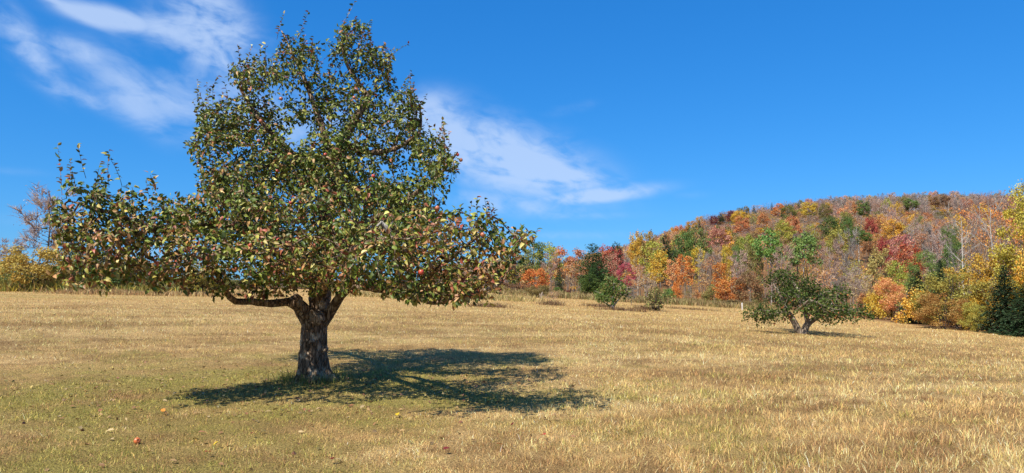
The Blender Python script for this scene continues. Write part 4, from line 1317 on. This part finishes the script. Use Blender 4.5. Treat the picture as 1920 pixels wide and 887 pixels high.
E('full', 1412, 180, 455, 40, 'olive', 'dull green tree left of the bright green white-trunked trees')
hill('full', 1487, 405, 30, 'rust', 'rust tree above the right bright green tree')
hill('full', 1560, 405, 44, 'green', 'green tree under the olive hilltop tree')
hill('full', 1590, 407, 26, 'green', 'smaller green tree right of the green hillside tree')
hill('full', 1621, 376, 30, 'green', 'isolated green tree close under the hilltop')
hill('full', 1635, 407, 26, 'red', 'bright red tree on the upper slope below the isolated green tree')
hill('birch', 1712, 373, 30, 'bgreen', 'bright green tree near the hilltop toward the right')
hill('full', 1768, 366, 42, 'brown', 'brown-gold tree on the hilltop at right')
hill('full', 1676, 411, 40, 'gold', 'golden tree on the upper slope right of the red tree')
hill('full', 1571, 427, 46, 'goldgreen', 'yellowish tree below the green hillside tree')
hill('birch', 1612, 428, 40, 'green', 'dark green tree on white trunks in the middle of the slope')
hill('full', 1655, 446, 30, 'red', 'crimson tree in the middle of the slope')
hill('full', 1690, 440, 50, 'pinkred', 'pinkish red tree right of the crimson mid-slope tree')
E('bare', 1594, 150, 432, 46, 'grey', 'pale bare birch clump above the right of the forked apple tree', twigcol='grey')
E('bare', 1560, 150, 450, 46, 'barepink', 'grey-pink bare tree left of the pale birch clump', twigcol='barepink')
E('bare', 1470, 160, 462, 50, 'pinkred', 'reddish bare tree behind the top of the forked apple tree', twigcol='barepink')
E('full', 1648, 150, 464, 54, (.46, .33, .10), 'pale gold tree in the middle of the right woods')
E('full', 1706, 175, 457, 52, (.48, .12, .04), 'flame orange-red tree above the right woods')
E('full', 1684, 120, 492, 50, 'ygreen', 'lime green tree in the right woods beside the pale gold tree')
E('sparse', 1545, 140, 500, 50, 'peach', 'thin pink-orange tree right behind the forked apple tree')
E('sparse', 1610, 120, 510, 46, 'tan', 'thin brown tree at the wood edge right of the forked apple tree')
E('tall', 1665, 100, 518, 46, 'gold', 'golden tree behind the small bright yellow tree')

# right-hand wood edge, nearer and larger: their own finer meshes
rng = np.random.default_rng(91)
for k in range(3):
    add_variant('near', 9, 3.6, gen_broadleaf(rng, 9, .10, 3.6, 30, 6, 60, .19, .20, 'round', stems=3, trunk_r=.11), M_DARKBARK)
for k in range(2):
    add_variant('neartall', 14, 3.6, gen_broadleaf(rng, 14, .16, 3.6, 34, 6, 66, .20, .20, 'oval', trunk_r=.18), M_GREYBARK)
for k in range(2):
    add_variant('dead', 12, 3.0, gen_broadleaf(rng, 12, .36, 3.0, 16, 5, 0, .2, .3, 'vase', trunk_r=.19, twig=2), M_PALEBARK)
for k in range(2):
    add_variant('nearspruce', 9, 2.2, gen_conifer(rng, 9, 2.2, 40, 15), M_DARKBARK)
KIND_NAME.update({'near': 'maple_tree', 'neartall': 'forest_tree', 'dead': 'dead_tree', 'nearspruce': 'spruce_tree'})
E('near', 1646, 84, 552, 44, 'yellow', 'small bright yellow tree at the wood edge right of the forked apple tree')
E('near', 1672, 82, 520, 60, 'peach', 'peach-orange small tree right of the small bright yellow one')
E('dead', 1694, 80, 548, 26, 'grey', 'small dead grey tree at the wood edge')
E('nearspruce', 1722, 70, 505, 72, 'dark', 'dark spruce at the wood edge left of the broad yellow-orange tree')
E('nearspruce', 1764, 76, 482, 44, 'dark', 'dark spruce rising behind the broad yellow-orange tree')
E('neartall', 1733, 82, 472, 56, 'bgreen', 'light green aspen behind the dark spruce at right')
E('near', 1795, 60, 508, 122, 'goldgreen', 'broad yellow-green leaved tree at the right wood edge')
E('near', 1766, 57, 548, 84, (.42, .22, .05), 'low russet-gold tree at the foot of the broad yellow-green one')
E('near', 1838, 62, 478, 96, 'gold', 'golden orange tree between the broad yellow-green tree and the right spruce')
E('near', 1830, 54, 568, 52, 'ygreen', 'low yellow-green bush-like tree left of the right spruces')
E('dead', 1808, 72, 378, 80, 'grey', 'dead white birch snag with upright branches at right', twigcol='grey')
E('dead', 1868, 74, 368, 86, 'grey', 'large bare grey tree right of the dead white birch', twigcol='grey')
E('neartall', 1786, 84, 424, 44, 'green', 'dark green vine-clad tree left of the dead white birch')
E('nearspruce', 1884, 52, 492, 84, 'dark', 'dark spruce at the right wood edge below the tall yellow tree')
E('nearspruce', 1928, 49, 520, 92, 'dark', 'dark spruce cut by the right edge of the photo')
E('neartall', 1942, 58, 345, 104, (.50, .38, .04), 'tall yellow tree at the right edge of the photo')
E('near', 1908, 60, 462, 58, 'gold', 'golden tree in front of the tall yellow one at the right edge')
E('near', 1990, 54, 400, 110, 'gold', 'yellow tree mostly beyond the right edge of the photo')

# ------------------------------------------------------------------ filling the woods
rng = np.random.default_rng(301)
EXA = np.array(EX)

def hides(px, top, wpx, Y):
    m = (EXA[:, 3] > Y) & (np.abs(EXA[:, 0] - px) < 0.42 * (EXA[:, 2] + wpx)) & (top < EXA[:, 1] + 1.0 * EXA[:, 2])
    return m.any()


def row_of(x_, y_, z_):
    dz = z_ - CAM_Z
    return 443.5 - F_PX * (dz * math.cos(PITCH) - y_ * math.sin(PITCH)) / (y_ * math.cos(PITCH) + dz * math.sin(PITCH))


placed = []
nc = 14000
caz = R(-8) + R(48) * rng.random(nc)
cr = np.sqrt(rng.random(nc)) * 690
ok = cr > edge_r(caz) + 3
caz, cr = caz[ok], cr[ok]
o_ = np.argsort(cr)
caz, cr = caz[o_], cr[o_]
cx, cy = cr * np.sin(caz), cr * np.cos(caz)
cz = ground_z(cx, cy)
grid = {}
for x_, y_, z_, r_, a_ in zip(cx, cy, cz, cr, caz):
    sp_ = 4.6 if r_ < 230 else 5.2
    key = (int(x_ // sp_), int(y_ // sp_))
    if key in grid:
        continue
    px_ = 960 + F_PX * x_ / y_
    if px_ < 800 or px_ > 2050:
        continue
    hillish = np.clip((z_ - 5) / 30, 0, 1)
    Ht = (10 + 4 * rng.random()) * (1 - 0.15 * hillish)
    if px_ < 980:
        Ht *= 0.45 + 0.35 * (px_ - 800) / 180
    elif px_ < 1100:
        Ht *= 0.8
    wm = 4.2 + 3.2 * rng.random()
    if z_ > 25:
        Ht = 7.5 + 6.5 * rng.random() ** 1.3; wm = 5.0 + 4.5 * rng.random()
    small = False
    if hides(px_, row_of(x_, y_, z_ + Ht), wm * F_PX / y_, y_):
        Ht *= 0.62; wm *= 0.8; small = True
        if hides(px_, row_of(x_, y_, z_ + Ht), wm * F_PX / y_, y_) and r_ > edge_r(a_) + 9:
            if r_ < 230:
                continue
            Ht *= 0.7
    top_ = row_of(x_, y_, z_ + Ht)
    grid[key] = 1
    q_ = rng.random()
    ridge = np.clip((z_ - 24) / 20, 0, 1)
    right_near = px_ > 1600 and r_ < 170
    zone = noise2(np.array([x_]), np.array([y_]), 60, 71, 2)[0]
    if small:
        edge_row = r_ < edge_r(a_) + 9
        kind = 'bush' if edge_row else ('bare', 'sparse', 'sparse', 'tall')[rng.integers(4)]
        cc = ('rust', 'tan', 'olive', 'peach', 'brown', 'gold')[rng.integers(6)] if kind != 'bare' else ('barepink', 'bare', 'grey')[rng.integers(3)]
        if edge_row:
            Ht *= 0.4; wm *= 0.7
    elif right_near and px_ > 1745:
        kind, cc = 'bare', ('grey', 'bare')[rng.integers(2)]
    elif px_ > 1720 and r_ < 300 and q_ < 0.6:
        kind, cc = 'bare', ('grey', 'bare', 'barepink')[rng.integers(3)]
    elif r_ < edge_r(a_) + 22 and q_ < 0.42:
        kind, cc = 'bare', ('grey', 'barepink')[rng.integers(2)]
    elif right_near:
        kind, cc = ('sparse', 'tall', 'bare')[rng.integers(3)], ('gold', 'olive', 'tan', 'peach', 'goldgreen')[rng.integers(5)]
    elif q_ < 0.26 + 0.52 * ridge:
        kind, cc = 'bare', ('bare', 'barepink', 'grey', 'barepink')[rng.integers(4)]
    elif r_ > 260 and q_ < 0.70 + 0.2 * ridge:
        kind, cc = 'sparse', ('rust', 'pinkred', 'brown', 'barepink', 'rust', 'tan', 'peach')[rng.integers(7)]
    elif q_ < 0.66 + 0.24 * ridge:
        kind, cc = 'sparse', ('rust', 'peach', 'peach', 'tan', 'pinkred', 'orange', 'gold')[rng.integers(7)]
    else:
        kind = 'tall' if r_ < 220 else 'full'
        cc = ('orange', 'rust', 'gold', 'peach', 'olive', 'ygreen', 'orange')[min(6, int(7 * np.clip(zone + 0.5 * (rng.random() - .5), 0, .999)))]
    placed.append((x_, y_, z_, r_, Ht, wm, kind, cc, px_, top_))
# those whose crown stands clear of the nearer ones are trees of their own, the hidden rest belongs to the mass
horizon = np.full(2100, 700.0)
for px_, top_, w_, Y_ in EXA:
    pass
ev = sorted([(p[1], 0, p) for p in placed] + [(e[3], 1, tuple(e)) for e in EXA], key=lambda a: a[0])
DIRW = ['right of', 'above right of', 'above', 'above left of', 'left of', 'below left of', 'below', 'below right of']
CNAME = {'orange': 'orange', 'peach': 'peach', 'rust': 'rust-brown', 'red': 'red', 'pinkred': 'dusky red', 'gold': 'golden', 'tan': 'tan', 'ygreen': 'yellow-green', 'olive': 'olive',
         'bare': 'grey-brown', 'barepink': 'pinkish grey', 'grey': 'pale grey', 'brown': 'brown', 'goldgreen': 'yellowish'}
KWORD = {'bare': 'leafless tree', 'sparse': 'thinly leaved tree', 'tall': 'leafy tree', 'full': 'rounded tree', 'bush': 'low bush'}
far_list, used_labels, n_ind = [], {}, 0
kinds_n = {}
for _, isx, p_ in ev:
    if isx:
        px_, top_, w_, Y_ = p_
        a0, a1 = int(max(0, px_ - w_ * .45)), int(min(2099, px_ + w_ * .45))
        horizon[a0:a1] = np.minimum(horizon[a0:a1], top_ + 4)
        continue
    x_, y_, z_, r_, Ht, wm, kind, cc, px_, top_ = p_
    w_ = wm * F_PX / y_
    a0, a1 = int(max(0, px_ - w_ * .45)), int(min(2099, px_ + w_ * .45)) + 1
    vis = np.mean(np.clip(horizon[a0:a1] - top_, 0, 60))
    if kind != 'bare':
        horizon[a0:a1] = np.minimum(horizon[a0:a1], top_ + 4)
    else:
        horizon[a0:a1] = np.minimum(horizon[a0:a1], top_ + 14)
    if vis > 3.5 and px_ < 1930 and r_ < 600 and kinds_n.get(kind, 0) < 160:
        kinds_n[kind] = kinds_n.get(kind, 0) + 1
        cyp = top_ + 0.4 * w_
        near_refs = np.argsort((EXA[:, 0] - px_) ** 2 + (EXA[:, 1] + .4 * EXA[:, 2] - cyp) ** 2)
        lab = None
        for ext in ('', ', farther back'):
            for k_ in near_refs[:5]:
                ang = math.atan2(-(cyp - EXA[k_, 1] - .4 * EXA[k_, 2]), px_ - EXA[k_, 0])
                t_ = '%s %s %s the %s%s' % (CNAME[cc], KWORD[kind], DIRW[int(round(ang / (PI / 4))) % 8], EXL[k_], ext)
                if len(t_.split()) <= 16 and t_ not in used_labels:
                    lab = t_
                    break
            if lab:
                break
        if lab is None:
            far_list.append((x_, y_, z_, Ht, wm, 'sparse' if kind == 'bush' else kind, cc))
            continue
        used_labels[lab] = 1
        place(kind, x_, y_, Ht, wm, cc, lab, group='trees filling the autumn woods', twigcol=cc if kind == 'bare' else ('bare', 'barepink', 'grey')[n_ind % 3])
        n_ind += 1
    else:
        far_list.append((x_, y_, z_, Ht, wm, 'sparse' if kind == 'bush' else kind, cc))
print('hero', len(N_h), nl)
print('individual fill', n_ind, kinds_n, 'far', len(far_list))

# the far wood on the hill reads as one mass: one object of thousands of leaf clumps, stems and twigs
VV, FF, CC = [], [], []
off = 0
for (x_, y_, z_, Ht, wm, kind, cc) in far_list:
    base = np.array(COLS[cc]) * (0.75 + 0.3 * rng.random())
    base = 0.92 * base + 0.08 * np.array([.30, .20, .15])
    Rr = wm / 2
    scale = float(np.clip(np.hypot(x_, y_) / 560, .28, 1.1))
    more = float(np.clip(.8 / scale, .7, 1.3))
    if kind == 'bare':
        k = 70
        a_ = rng.random(k) * 2 * PI; rr_ = Rr * np.sqrt(rng.random(k)); zz = Ht * (0.35 + 0.6 * rng.random(k) * (1 - 0.35 * (rr_ / Rr) ** 2))
        P_ = np.stack([rr_ * np.cos(a_) * .8, rr_ * np.sin(a_) * .8, zz], -1)
        D_ = unit(np.stack([.55 * np.cos(a_) * rr_ / Rr, .55 * np.sin(a_) * rr_ / Rr, np.ones(k)], -1) + .35 * rng.standard_normal((k, 3)))
        L_ = 1.0 + 1.5 * rng.random(k); W_ = L_ * 0.055 * scale
        col_ = np.array(COLS[cc]) * np.array([.82, .74, .72]) * (0.5 + 0.7 * rng.random((k, 1)))
    else:
        k = int((46 if kind == 'sparse' else 95) * more)
        d_ = unit(rng.standard_normal((k, 3)) + np.array([0, 0, .25]))
        lob = unit(rng.standard_normal((7, 3)))[rng.integers(7, size=k)]
        P_ = (lob * .5 + d_ * (.35 + .25 * rng.random((k, 1)))) * np.array([Rr, Rr, Ht * .30]) + np.array([0, 0, Ht * .66])
        D_ = unit(rng.standard_normal((k, 3))); L_ = (0.8 + 0.7 * rng.random(k)) * scale * (.75 if kind == 'sparse' else 1.0); W_ = L_ * .75
        col_ = base * (0.6 + 0.8 * rng.random((k, 1))) * (1 + .07 * rng.standard_normal((k, 3)))
    N_ = unit(np.array([-.2, -.5, .7]) + .7 * rng.standard_normal((k, 3)))
    V_, F_, kk = leaves(P_ + np.array([x_, y_, z_]), D_, N_, L_, W_, .3, .1)
    VV.append(V_); FF.append(F_ + off); CC.append(np.repeat(np.clip(col_, .01, .8), kk, axis=0)); off += len(V_)
    # stem: a tapered three-sided trunk
    tv, tf = tubes([([(x_, y_, z_ - .4), (x_ + .2 * rng.standard_normal(), y_, z_ + Ht * .45), (x_ + .3 * rng.standard_normal(), y_, z_ + Ht * .85)], [.17, .11, .03])], lambda r_: 3)
    tf = np.concatenate([tf[:, [0, 1, 2]], tf[:, [0, 2, 3]]])
    VV.append(tv); FF.append(tf + off); CC.append(np.tile(np.array([[.27, .23, .2]]) * (0.7 + .6 * rng.random()), (len(tv), 1))); off += len(tv)
fw = link('far_wood', mesh_np('far_wood', np.concatenate(VV), np.concatenate(FF), [M_FAR], False, col=np.concatenate(CC)))
tag(fw, 'distant autumn wood covering the upper hillside', 'wood', kind='stuff')


# ------------------------------------------------------------------ rough grass, weeds, small things
def weed_strip(name, label, pts, h, w, pal, kind=None, cat='weeds', seed=0, loc=None):
    rg = np.random.default_rng(seed)
    n = len(pts)
    cc = pick(pal, rg.integers(len(pal), size=n), rg, .22)
    hh = h * (.5 + rg.random(n)) * (.35 + 1.3 * noise2(pts[:, 0], pts[:, 1], 2.6, 90 + seed, 3)) ; ww = w * (.6 + .8 * rg.random(n))
    V_, F_, C_ = blades(pts, hh, ww, .15 + .95 * rg.random(n), 2 * PI * rg.random(n), PI * rg.random(n), cc)
    o = link(name, mesh_np(name, V_, F_, [M_GRASS], False, col=C_))
    tag(o, label, cat, kind=kind)
    return o


rng = np.random.default_rng(400)


def scatter_px(n, x0, x1, y0, y1, fade=20):
    px_ = x0 + (x1 - x0) * rng.random(n) + fade * rng.standard_normal(n)
    Y_ = y0 + (y1 - y0) * rng.random(n) + 3.0 * (noise2(px_, 0 * px_, 40.0, 88, 3) - .5) + 1.0 * rng.standard_normal(n)
    X_ = (px_ - 960) / F_PX * Y_
    return np.stack([X_, Y_, ground_z(X_, Y_) - .03], -1)


weed_strip('tall_weeds', 'tangled olive and yellow weeds along the far left field edge', scatter_px(34000, -80, 330, 68, 94, 45), .75, .10,
           [(.24, .21, .05), (.34, .27, .05), (.46, .34, .05), (.27, .16, .07), (.15, .17, .04), (.12, .14, .03)], 'stuff', seed=1)
weed_strip('tall_dry_grass', 'tall uncut dry grass in front of the left hedge', scatter_px(9000, 150, 470, 61, 70, 50), .38, .05,
           [(.42, .29, .12), (.36, .22, .09), (.48, .36, .17), (.3, .17, .08)], 'stuff', cat='grass', seed=2)
weed_strip('uncut_grass', 'strip of uncut straw grass right of the big trunk, far in the field', scatter_px(9000, 610, 990, 70, 84), .5, .05,
           [(.42, .30, .12), (.46, .36, .16), (.30, .25, .08)], 'stuff', cat='grass', seed=3)
weed_strip('edge_grass', 'brownish rough grass along the forest edge', scatter_px(26000, 960, 1420, 108, 160), .7, .12,
           [(.30, .21, .09), (.24, .16, .07), (.36, .27, .12), (.2, .18, .06)], 'stuff', cat='grass', seed=4)
for i, (px_, Y_, wid, lab) in enumerate([(915, 50, 1.5, 'dark reddish clump of dead weeds in the middle of the field'), (1035, 62, 1.1, 'brown weed clump at the foot of the thin tan shrub'),
                                         (1122, 66, 1.6, 'brown weed clump left of the pale-trunked apple tree'), (1170, 58, 2.6, 'dark brown weed clump right of the pale-trunked apple tree'),
                                         (1212, 66, 1.2, 'brown weed clump left of the round olive apple tree'), (1290, 78, 3.2, 'long brown weed clump right of the round olive apple tree')]):
    x_, y_, z_ = on_ground(px_, Y_)
    k = 520
    pp = np.stack([x_ + wid * .5 * rng.standard_normal(k), y_ + .6 * rng.standard_normal(k), np.zeros(k)], -1)
    pp[:, 2] = ground_z(pp[:, 0], pp[:, 1]) - .02
    weed_strip('weed_clump', lab, pp, .32, .04, [(.17, .10, .05), (.23, .14, .07), (.12, .07, .04), (.3, .2, .09)], 'stuff', 'weeds', seed=20 + i)

# green tuft at the foot of the big trunk
k = 700
a_ = 2 * PI * rng.random(k); r_ = .30 + .22 * np.abs(rng.standard_normal(k))
pp = np.stack([tx + r_ * np.cos(a_), ty + r_ * np.sin(a_) * .9, np.zeros(k)], -1); pp[:, 2] = ground_z(pp[:, 0], pp[:, 1]) - .01
weed_strip('grass_tuft', 'longer green grass around the foot of the big trunk', pp, .12, .007, [(.10, .16, .03), (.16, .21, .05), (.2, .2, .06), (.3, .26, .1)], 'stuff', 'grass', seed=61)


def ground_at(px, py):
    """where the line of sight through a photo pixel meets the ground"""
    d = px_dir(px, py)
    lo = 1.0
    for _ in range(40):
        x_, y_ = d[0] / d[1] * lo, lo
        zt = CAM_Z + d[2] / d[1] * lo
        lo += (zt - gz(x_, y_)) / max(1e-3, -d[2] / d[1]) * 0.7
    return np.array([d[0] / d[1] * lo, lo, gz(d[0] / d[1] * lo, lo)])


q_ = ground_at(257, 833)
fa = link('apple', mesh_np('fallen_apple', Va * .95, Fa, [am], True), None, q_ + np.array([0, 0, .035]))
fa.rotation_euler = (R(70), R(20), 0.8); fa.color = (.60, .16, .05, 1)
tag(fa, 'single orange-red apple lying in the grass at the lower left', 'apple')
link('stem', stem_me, fa)
FL = [(745, 785, 'yellow', 'bright yellow leaf lying at the lower edge of the tree shadow', 1.0), (1018, 825, 'red', 'red leaf lying in the straw right of the tree shadow', .95),
      (621, 871, 'crimson', 'pinkish leaf lying on the grass at the bottom of the photo', 1.0), (936, 843, 'rust', 'brown leaf lying below the red leaf', .9),
      (837, 852, 'maroon', 'dark red leaf lying at the lower middle of the photo', .85), (961, 804, 'crimson', 'small pink leaf lying beside the right part of the tree shadow', .7),
      (389, 858, 'red', 'dark reddish leaf lying at the lower left, right of the fallen apple', .8), (404, 842, 'yellow', 'yellow leaf lying right of the fallen apple', .7),
      (472, 822, 'crimson', 'crimson leaf lying in the grass between the fallen apple and the trunk', .7), (590, 731, 'peach', 'pale tan leaf lying at the foot of the big trunk', .8),
      (453, 762, 'peach', 'pale leaf lying under the left part of the tree shadow', .9), (305, 778, 'orange', 'orange-tan leaf lying in the grass left of the tree shadow', .9)]
lm, t = new_mat('fallen_leaf')
oi = t.node('ShaderNodeObjectInfo')
leaf_shader(t, oi.outputs['Color'], .55, .2, .3)
v_, f_, k_ = leaves(np.array([[0, -.5, 0]]), np.array([[0, 1.0, 0]]), np.array([[0, 0, 1.0]]), 1.0, .72, .35, .2, True)
fl_me = mesh_np('fallen_leaf', v_, f_, [lm], False)
for px_, py_, cc, lab, s in FL:
    q_ = ground_at(px_, py_)
    o = link('fallen_leaf', fl_me, None, q_ + np.array([0, 0, .06]))
    o.rotation_euler = (R(25) + .3 * rng.standard_normal(), .4 * rng.standard_normal(), 6 * rng.random())
    o.scale = (.085 * s,) * 3
    o.color = (*COLS[cc], 1)
    tag(o, lab, 'leaf')
# the rest of the litter under the crown
k = 900
a_ = 2 * PI * rng.random(k); r_ = 4.2 * np.sqrt(rng.random(k)) * (0.6 + .8 * rng.random(k))
P_ = np.stack([tx + .3 + r_ * np.cos(a_) * 1.1, ty - .8 + r_ * np.sin(a_) * .9, np.zeros(k)], -1)
P_[:, 2] = ground_z(P_[:, 0], P_[:, 1]) + .005 + .03 * rng.random(k)
V_, F_, kk = leaves(P_, unit(np.stack([rng.standard_normal(k), rng.standard_normal(k), .2 * rng.standard_normal(k)], -1)), unit(np.array([0, 0, 1.0]) + .35 * rng.standard_normal((k, 3))), .05 + .03 * rng.random(k), .04, .4, .3, True)
pal = np.array([(.34, .22, .10), (.36, .27, .09), (.24, .13, .06), (.27, .12, .07), (.38, .28, .14), (.2, .17, .06)])
cc = pal[rng.integers(6, size=k)] * (1 + .2 * rng.standard_normal((k, 1)))
tag(link('leaf_litter', mesh_np('leaf_litter', V_, F_, [M_LEAF], False, col=np.repeat(np.clip(cc, .02, .7), kk, axis=0))), 'faded fallen leaves scattered in the grass under the big tree', 'leaves', kind='stuff')


def stake(name, label, px, Y, h, w, mat):
    x_, y_, z_ = on_ground(px, Y)
    rr_ = w / 2
    pr = [(-.15, 1.0), (0, 1.0), (h * .5, .97), (h * .93, .95), (h, .55)]
    V_ = np.array([(sx * rr_ * s, sy * rr_ * s, zz) for zz, s in pr for sx, sy in ((-1, -.7), (-.7, -1), (.7, -1), (1, -.7), (1, .7), (.7, 1), (-.7, 1), (-1, .7))])
    F_ = [(i * 8 + j, i * 8 + (j + 1) % 8, i * 8 + 8 + (j + 1) % 8, i * 8 + 8 + j) for i in range(4) for j in range(8)]
    F_ += [(32, 33, 34, 35), (32, 35, 36, 39), (36, 37, 38, 39)]
    o = link(name, mesh_np(name, V_, np.array(F_), [mat]), None, (x_, y_, z_))
    o.rotation_euler = (R(2), R(-3), .4)
    return tag(o, label, 'post')


wm_, t = new_mat('weathered_white_paint')
tcn = t.node('ShaderNodeTexCoord')
c = t.ramp(t.noise(tcn.outputs['Object'], 9, 5, .6), [(.35, (.45, .42, .38)), (.55, (.72, .70, .66))])
p = t.node('ShaderNodeBsdfPrincipled'); t.put(p.inputs['Base Color'], c); p.inputs['Roughness'].default_value = .8
o = t.node('ShaderNodeOutputMaterial'); t.t.links.new(p.outputs[0], o.inputs[0])
stake('marker_post', 'thin white post standing at the field edge left of the forked apple tree', 1391, 95, 1.0, .13, wm_)
stake('wooden_stake', 'pale wooden stake in the uncut grass right of the big trunk', 710, 76, .85, .10, M_PALEBARK)
# pale broken stump beside the small grey-green apple tree
x_, y_, z_ = on_ground(1015, 88)
Vs, Fs = tubes([(np.array([[0, 0, -.2], [0, 0, .1], [.05, 0, .6], [.12, 0, 1.0], [.2, .05, 1.35]]), [.34, .27, .22, .2, .05]), (np.array([[0, 0, .35], [-.22, 0, .75], [-.36, 0, 1.05]]), [.15, .11, .03]),
                (np.array([[.05, 0, .5], [.36, -.05, .7], [.5, 0, .95]]), [.12, .09, .02])], lambda r_: 9, .35, 8)
o = link('tree_stump', mesh_np('tree_stump', Vs, Fs, [M_GREYBARK], True), None, (x_, y_, z_))
o.scale = (.75, .75, .7)
tag(o, 'pale broken stump right of the small grey-green apple tree at the field edge', 'stump')
